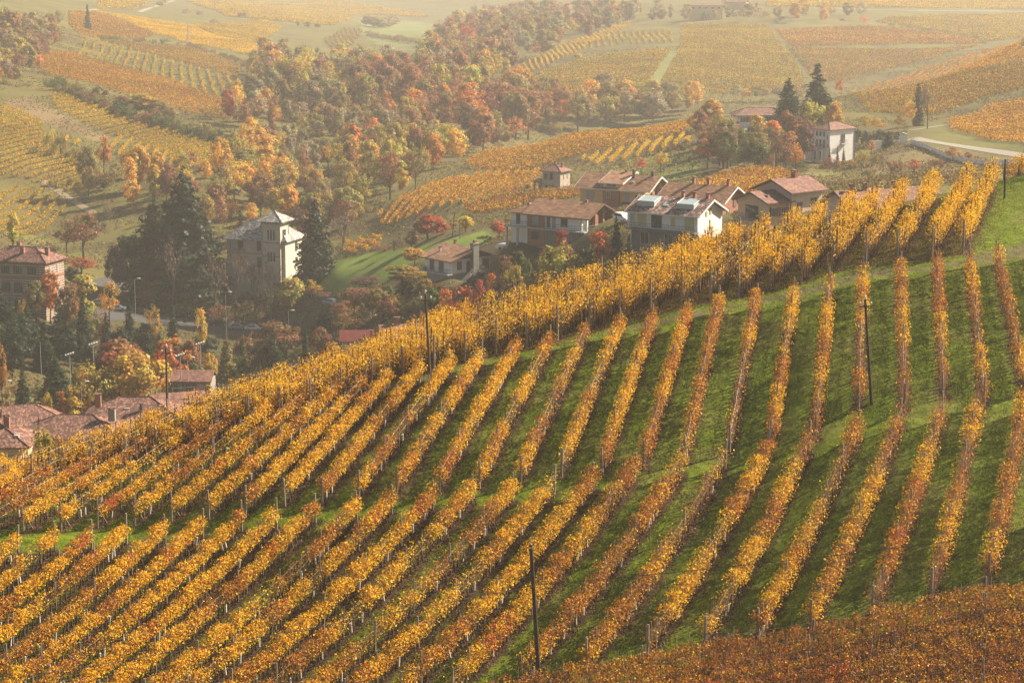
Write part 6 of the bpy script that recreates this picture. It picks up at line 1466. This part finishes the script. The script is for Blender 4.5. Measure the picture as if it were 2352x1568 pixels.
p = ground(2073, 329, 500, 720); gp = empty("gate_pillar", tuple(p), 0, "white gate pillar with curved cap at the start of the lane", "gate pillar")
MB().box(-.8, .8, -.4, .4, -.5, 2.2).build("pillar", MW['white'], gp); MB().tube([(-.9, 0, 2.25), (0, 0, 2.6), (.9, 0, 2.25)], [.3, .35, .3], 8).build("pillar_cap", MW['concrete'], gp)
p = ground(2040, 335, 500, 720); gp = empty("garden_wall", tuple(p), R(-5), "short white garden wall beside the small conifers near the walled lane", "wall")
MB().box(-5, 4, -.15, .15, -.8, 1.2).build("wall_body", MW['white'], gp); MB().box(-5.1, 4.1, -.22, .22, 1.203, 1.32).build("coping", MW['concrete'], gp)

# ------------------------------------------------------------------ vehicles
def paint(name, c, r=.3): 
    m, N, L_, B = new_mat(name); B.inputs["Base Color"].default_value = (*c, 1); B.inputs["Roughness"].default_value = r; B.inputs["Coat Weight"].default_value = .4; return m
M_TYRE = mat_noise("tyre", (.015, .015, .015), (.03, .03, .03), 5, .8); M_RIM = mat_noise("wheel_rim", (.4, .4, .4), (.55, .55, .55), 4, .4, metallic=.6); M_LAMP = mat_noise("lamp_lens", (.6, .58, .5), (.75, .72, .65), 3, .2); M_RLAMP = mat_noise("rear_lens", (.35, .02, .02), (.45, .03, .03), 3, .2)
def car(x, y, Y, rot, col, label, kind='car', grp="cars parked in the car park", z=None):
    p = pt(x, y, Y); zz = float(gz(p[0], p[1])) + .08 if z is None else z
    root = empty("parked_van" if kind == 'van' else "parked_car", (p[0], p[1], zz), R(rot), label, "van" if kind == 'van' else "car", grp)
    pm = paint("car_paint", col); Lh, W = (2.15, .86)
    if kind == 'van':
        prof = [(-2.1, .3), (2.05, .3), (2.12, .95), (2.0, 1.15), (1.75, 1.85), (1.4, 1.98), (-1.9, 1.98), (-2.1, 1.7)]; glass = [(1.5, 1.2), (1.86, 1.2), (1.66, 1.78), (-1.85, 1.78), (-1.95, 1.2)]
    elif kind == 'suv':
        prof = [(-2.2, .35), (2.2, .35), (2.25, .8), (2.05, 1.0), (1.15, 1.12), (.45, 1.66), (-1.7, 1.7), (-2.15, 1.2)]; glass = [(1.0, 1.12), (.42, 1.58), (-1.65, 1.6), (-2.0, 1.14)]
    else:
        prof = [(-2.15, .3), (2.1, .3), (2.18, .62), (1.95, .82), (1.1, .95), (.35, 1.42), (-1.05, 1.45), (-1.85, 1.02), (-2.18, .88)]; glass = [(.98, .96), (.32, 1.36), (-1.02, 1.38), (-1.66, 1.0)]
    bd = MB().prism([(a, -W, c) for a, c in prof], (0, 2 * W, 0)).build("body", pm, root)
    bv = bd.modifiers.new("bevel", 'BEVEL'); bv.width = .09; bv.segments = 2; bv.limit_method = 'ANGLE'
    for sy in (-1, 1):
        MB().prism([(a, sy * (W + .006), c) for a, c in (glass if sy < 0 else glass[::-1])], (0, .02 * sy, 0)).build("side_window", M_GLASS, root)
        for sx in (-1.35, 1.35):
            w = MB().tube([(sx, sy * (W - .2), .32), (sx, sy * (W + .015), .32)], .32, 14).build("wheel", M_TYRE, root)
            MB().tube([(sx, sy * (W - .05), .32), (sx, sy * (W + .03), .32)], .19, 10).build("rim", M_RIM, w)
        MB().box(prof[2][0] - .12, prof[2][0] + .02, sy * (W - .2) - .16, sy * (W - .2) + .16, .62 if kind != 'van' else .75, .76 if kind != 'van' else .97).build("headlight", M_LAMP, root)
        MB().box(-prof[2][0] - .02, -prof[2][0] + .1, sy * (W - .15) - .1, sy * (W - .15) + .1, .72, .9).build("rear_light", M_RLAMP, root)
        MB().box(.75, .95, sy * W - .1, sy * W + .1, 1.0 if kind != 'van' else 1.3, 1.12 if kind != 'van' else 1.45).build("mirror", pm, root)
    if kind == 'van': MB().box(1.82, 2.02, -.72, .72, 1.2, 1.78).build("windscreen", M_GLASS, root); MB().prism([(a, -W + .04, c + .015) for a, c in [(1.4, 1.98), (-1.9, 1.98), (-2.0, 1.75), (1.78, 1.75)]], (0, 2 * W - .08, 0)).build("white_top", MW['white'], root)
    else:
        g0, g1 = glass[0], glass[1]
        MB().hexa([(g0[0] + .07, -.7, g0[1]), (g0[0] + .09, -.7, g0[1]), (g0[0] + .09, .7, g0[1]), (g0[0] + .07, .7, g0[1]), (g1[0] + .09, -.6, g1[1]), (g1[0] + .11, -.6, g1[1]), (g1[0] + .11, .6, g1[1]), (g1[0] + .09, .6, g1[1])]).build("windscreen", M_GLASS, root)
    return root
car(163, 668, 572, -62, (.75, .26, .03), "small orange and white van parked by the brick villa", 'van', None)
for x, y, Y, r, c, l in [(326, 733, 588, -12, (.02, .022, .025), "black car behind the thin golden tree"), (366, 722, 596, -8, (.03, .03, .035), "dark grey car parked behind the small fir"), (423, 731, 596, -6, (.02, .025, .02), "black estate car under the bare trees between the two firs"), (464, 735, 594, -8, (.03, .06, .13), "dark blue car behind the thin lemon-coloured tree"),
                         (506, 741, 590, -8, (.015, .015, .018), "black car next to the silver saloon by the lamp post"), (546, 746, 588, -8, (.34, .36, .38), "silver saloon beside the tall street lamp"), (583, 751, 586, -8, (.72, .72, .72), "white car at the end of the parked line"), (232, 728, 585, 5, (.4, .41, .42), "silver car half hidden behind the golden-brown tree"), (270, 730, 585, 5, (.66, .66, .66), "white car beside the first dark fir")]:
    car(x, y, Y, r, c, l)
car(763, 766, 560, -30, (.22, .28, .36), "blue grey car beside the small fir below the villa lawn", grp=None)
car(1432, 520, 428, -60, (.78, .76, .74), "white car parked beside the white house with glass roof terraces", 'suv', None)
car(1891, 19, FY(1330), -6, (.75, .75, .74), "white car on the far hazy road", 'suv', None); car(1936, 20.5, FY(1330), -6, (.3, .33, .34), "grey car on the far hazy road", grp=None)
p = pt(1164, 556, 474); cv = empty("covered_car", (p[0], p[1], float(gz(p[0], p[1]))), R(-5), "car under a pale grey cover below the long house", "covered car")
cm = MB().ball((0, 0, .5), 1.0, 16, 10, (2.3, .95, .8)); cm.build("cover", mat_noise("grey_cover", (.42, .41, .40), (.56, .55, .53), 2, .9), cv, smooth=True)
for sx in (-1.3, 1.3): MB().tube([(sx, -.75, .25), (sx, -.95, .25)], .28, 12).build("wheel", M_TYRE, cv)

# ------------------------------------------------------------------ lamps and masts
def lamp(x, ytop, Y, label, side=1):
    p = pt(x, ytop, Y); g = float(gz(p[0], p[1])); H = p[2] - g
    r = empty("street_lamp", (p[0], p[1], g), 0, label, "street lamp", "street lamps of the village")
    MB().tube([(0, 0, -.3), (0, 0, H * .5), (0, 0, H - .35), (side * .25, 0, H - .08), (side * .7, 0, H)], [.07, .055, .04, .035, .03], 7).build("pole", M_STEEL, r)
    MB().ball((side * 1.0, 0, H - .02), .5, 10, 6, (1.0, .5, .3)).build("lamp_head", M_LAMP, r, smooth=True)
lamp(309, 639, 575, "tall street lamp between the cedars and the car park road"); lamp(518, 670, 562, "street lamp in front of the silver saloon"); lamp(662, 712, 560, "street lamp behind the big brown tree"); lamp(186, 875, 425, "street lamp among the golden trees behind the tiled roofs"); lamp(8, 874, 430, "street lamp at the left frame edge beside the blue green fir"); lamp(430, 820, 455, "street lamp in front of the pavilion roof"); lamp(2191, 245, 655, "street lamp beside the lane by the orange vineyard")
def mast(x, ytop, Y, label):
    p = pt(x, ytop, Y); g = float(gz(p[0], p[1])); H = p[2] - g
    r = empty("floodlight_mast", (p[0], p[1], g), R(15), label, "floodlight mast", "floodlight masts of the sports court")
    MB().tube([(0, 0, -.3), (0, 0, H)], [.11, .07], 7).build("pole", M_STEEL, r); MB().tube([(-.8, 0, H), (.8, 0, H + .35)], .05, 5).build("crossbar", M_STEEL, r)
    for k in range(4): q = -.7 + k * .46; MB().hexa([(q - .17, -.2, H + .05 + k * .13), (q + .17, -.2, H + .05 + k * .13), (q + .17, .12, H + .15 + k * .13), (q - .17, .12, H + .15 + k * .13), (q - .17, -.25, H + .3 + k * .13), (q + .17, -.25, H + .3 + k * .13), (q + .17, .05, H + .42 + k * .13), (q - .17, .05, H + .42 + k * .13)]).build("floodlight", M_LAMP, r)
mast(160, 818, 455, "floodlight mast above the small golden trees"); mast(214, 794, 470, "floodlight mast rising behind the big gold-brown tree"); mast(460, 793, 462, "floodlight mast between the pavilion and the yellow bush"); mast(414, 820, 455, "floodlight mast beside the wooden pole by the pavilion")
p = pt(470, 905, 440); fn = empty("court_fence", (p[0], p[1], float(gz(p[0], p[1]))), R(18), "tall wire fence round the sports court beside the pavilion", "fence")
for k in range(7): link("fence_post", MB().tube([(0, 0, -2), (0, 0, 4.2)], .04, 5).mesh("fence_post", M_STEEL), fn, (-6 + k * 2.0, 0, 0))
for q in (1.2, 2.6, 4.1): MB().tube([(-6, 0, q), (6, 0, q)], .02, 4).build("rail", M_STEEL, fn)

# ------------------------------------------------------------------ poles
M_POLE = mat_noise("pole_wood", (.07, .045, .03), (.16, .11, .075), 9, .85); M_POLED = mat_noise("dark_pole_wood", (.03, .022, .016), (.07, .05, .035), 9, .85); M_CERAM = mat_noise("white_insulator", (.62, .62, .6), (.75, .75, .72), 3, .25)
def arm_pole(base, top, label, dark=False):
    g = base; v = np.array(top) - g; r = empty("utility_pole", tuple(g), 0, label, "utility pole", "wooden utility poles with white insulators")
    m = M_POLED if dark else M_POLE
    MB().tube([tuple(-v * .03), tuple(v * .5), tuple(v)], [.13, .115, .095], 8).build("pole", m, r)
    c = v * (1 - .55 / np.linalg.norm(v)); ar = MB().tube([tuple(c + (-.42, 0, 0)), tuple(c), tuple(c + (.42, 0, .03))], [.05, .055, .05], 6).build("crossarm", m, r)
    for q in (c + (-.4, 0, .04), c + (.4, 0, .07), v): 
        ins = MB(); ins.tube([tuple(q), tuple(q + (0, 0, .12))], .025, 5); ins.ball(tuple(q + (0, 0, .19)), .085, 8, 6, (1, 1, 1.15)); ins.build("insulator", M_CERAM, r, smooth=True)
    return np.array(top)
g = ground(990, 905, 100, 262); t2 = arm_pole(g, pt(977, 674, g[1]), "wooden utility pole with crossarm standing mid-slope in front of the red bush")
g = ground(2002, 928, 100, 262); t3 = arm_pole(g, pt(1987, 687, g[1]), "dark utility pole with crossarm beside a vine row at the grass terrace end", True)
q = pt(384, 922, 214); g = np.array([q[0], q[1], float(gz(q[0], q[1]))]); t1 = arm_pole(g, pt(381, 797, 214), "brown utility pole with crossarm on the crest in front of the pavilion")
gz_c = ground(1238, 1560, 100, 262); top = pt(1220, 1259, gz_c[1] + .2)
r = empty("bare_pole", tuple(gz_c), 0, "thick dark wooden pole with a small bird on top in the lower terrace", "utility pole")
v = top - gz_c; MB().tube([tuple(-v * .03), tuple(v * .5), tuple(v)], [.16, .14, .115], 10).build("pole", M_POLED, r)
MB().tube([tuple(v * .71 + (0, -.13, 0)), tuple(v * .74 + (0, -.13, 0))], .04, 6).build("cable_clamp", M_IRON, r)
att = gz_c + v * .725 + np.array([0, -.14, 0])
def cable(pts, rad, name, label, sag=0):
    b = MB(); P = [np.array(p) for p in pts]; L2 = []
    for a, c in zip(P[:-1], P[1:]):
        d = np.linalg.norm(c - a)
        for t in np.linspace(0, 1, 15)[:-1 if c is not P[-1] else None]: L2.append(a + (c - a) * t - np.array([0, 0, sag * d * 4 * t * (1 - t)]))
    o = L2[0]; b.tube([tuple(p - o) for p in L2], rad, 5); tag(b.build(name, M_IRON, None, tuple(o)), label, "cable")
lft = pt(-150, 1585, att[1] - 12); rgt = pt(2480, 1205, att[1] - 6)
cable([lft, att, rgt], .022, "power_cable", "dark overhead cable crossing the vine rows past the bare pole", .006)
# bird on the pole
bp_ = top + np.array([0, 0, .0]); bird = empty("bird", tuple(bp_), R(25), "small black and white bird sitting on the bare wooden pole", "bird")
bm_ = MB(); bm_.ball((0, 0, .17), .1, 10, 8, (1.5, .9, .95)); bm_.ball((.15, 0, .27), .062, 8, 6); bm_.tube([(.2, 0, .27), (.25, 0, .255)], [.018, .004], 5); bm_.hexa([(-.12, -.03, .16), (-.12, .03, .16), (-.36, .025, .07), (-.36, -.025, .07), (-.12, -.03, .19), (-.12, .03, .19), (-.36, .025, .085), (-.36, -.025, .085)]); bm_.build("body", mat_noise("black_plumage", (.015, .016, .02), (.03, .035, .05), 6, .5), bird, smooth=True)
MB().ball((.03, 0, .135), .085, 8, 6, (1.2, .95, .8)).build("white_belly", MW['white'], bird, smooth=True)
for s_ in (-.03, .03): MB().tube([(.02, s_, .1), (.03, s_, .0)], .008, 4).build("leg", M_IRON, bird)
# plain poles further off
def plain(x0, y0, x1, y1, Y, label, mat=None, rad=.11):
    p = pt(x0, y0, Y); q = pt(x1, y1, Y); g = float(gz(q[0], q[1])); o = np.array([q[0], q[1], g]); d = p - o
    tag(MB().tube([(0, 0, -.4), tuple(d * .5), tuple(d)], [rad, rad * .9, rad * .75], 6).build("utility_pole", mat or M_POLED, None, tuple(o)), label, "utility pole", "plain poles beyond the vines")
plain(1203, 443, 1204, 478, 590, "dark pole behind the long house roof"); plain(1197, 367, 1197, 397, 700, "thin pole in the shoulder vineyard above the stone house porch"); plain(1361, 326, 1361, 354, 790, "thin pole in the middle of the golden ridge vineyard"); plain(1513, 301, 1513, 326, 800, "thin pole near the right end of the golden ridge vineyard"); plain(1044, 488, 1039, 556, 560, "leaning grey pole beside the yellow round tree"); plain(1056, 512, 1056, 570, 548, "straight grey pole in front of the yellow round tree", M_POLE); plain(1778, 344, 1778, 384, 618, "pale pole below the far white villa's trees", MW['concrete']); plain(2309, 366, 2309, 412, 236, "dark post on the bare grass knoll beside the last vines"); plain(2286, 372, 2287, 425, 239, "slim grey post at the end of the golden rows on the knoll", M_POST, .06); plain(92, 785, 96, 870, 480, "thin dark mast in the shaded hollow behind the farm roofs", M_STEEL, .07); plain(26, 925, 27, 985, 350, "antenna mast on the cottage roof side", M_STEEL, .05); plain(1525, 325, 1525, 400, 655, "thin dark pole beside the golden meadow tree")
tp = pt(1778, 346, 618); cable([pt(1628, 396, 600), pt(1705, 377, 610), tp, pt(1862, 372, 630)], .035, "power_cable", "pale cable hanging between poles below the far white villa", .02)
# lattice pylon on the far yellow field
p = pt(433, 102, FY(1215)); g = np.array([p[0], p[1], float(gz(p[0], p[1]))]); Hh = float(pt(433, 51, FY(1215))[2] - g[2]); py_ = empty("lattice_pylon", tuple(g), R(20), "slender lattice pylon on the far yellow vineyard", "pylon")
b = MB()
for sx in (-1, 1):
    for sy in (-1, 1): b.tube([(sx * .8, sy * .8, -.5), (sx * .15, sy * .15, Hh)], .1, 4)
for k in range(9):
    z0, z1 = Hh * k / 9, Hh * (k + 1) / 9; w0, w1 = .8 - .65 * k / 9, .8 - .65 * (k + 1) / 9
    b.tube([(-w0, -w0, z0), (w1, -w1, z1)], .05, 3); b.tube([(w0, w0, z0), (-w1, w1, z1)], .05, 3)
b.build("mast", M_STEEL, py_)
for q in (.86, .95): MB().tube([(-1.5, 0, Hh * q), (1.5, 0, Hh * q)], .06, 4).build("crossarm", M_STEEL, py_)
# ------------------------------------------------------------------ the hazy autumn air
HZ = MB(); HZ.box(-5200, 5200, -60, 7300, float(GZ.min()) - 1.0, CZ + 40.0)
hm = bpy.data.materials.new("haze_air"); hm.use_nodes = True
hn = hm.node_tree.nodes
for n_ in list(hn):
    if n_.type == 'BSDF_PRINCIPLED': hn.remove(n_)
ho = [n_ for n_ in hn if n_.type == 'OUTPUT_MATERIAL'][0]
pv = hn.new("ShaderNodeVolumePrincipled")
pv.inputs["Color"].default_value = (.96, .93, .89, 1)
pv.inputs["Density"].default_value = HAZE_DENSITY
pv.inputs["Anisotropy"].default_value = .3
hm.node_tree.links.new(pv.outputs[0], ho.inputs["Volume"])
tag(HZ.build("haze", hm), kind="stuff")
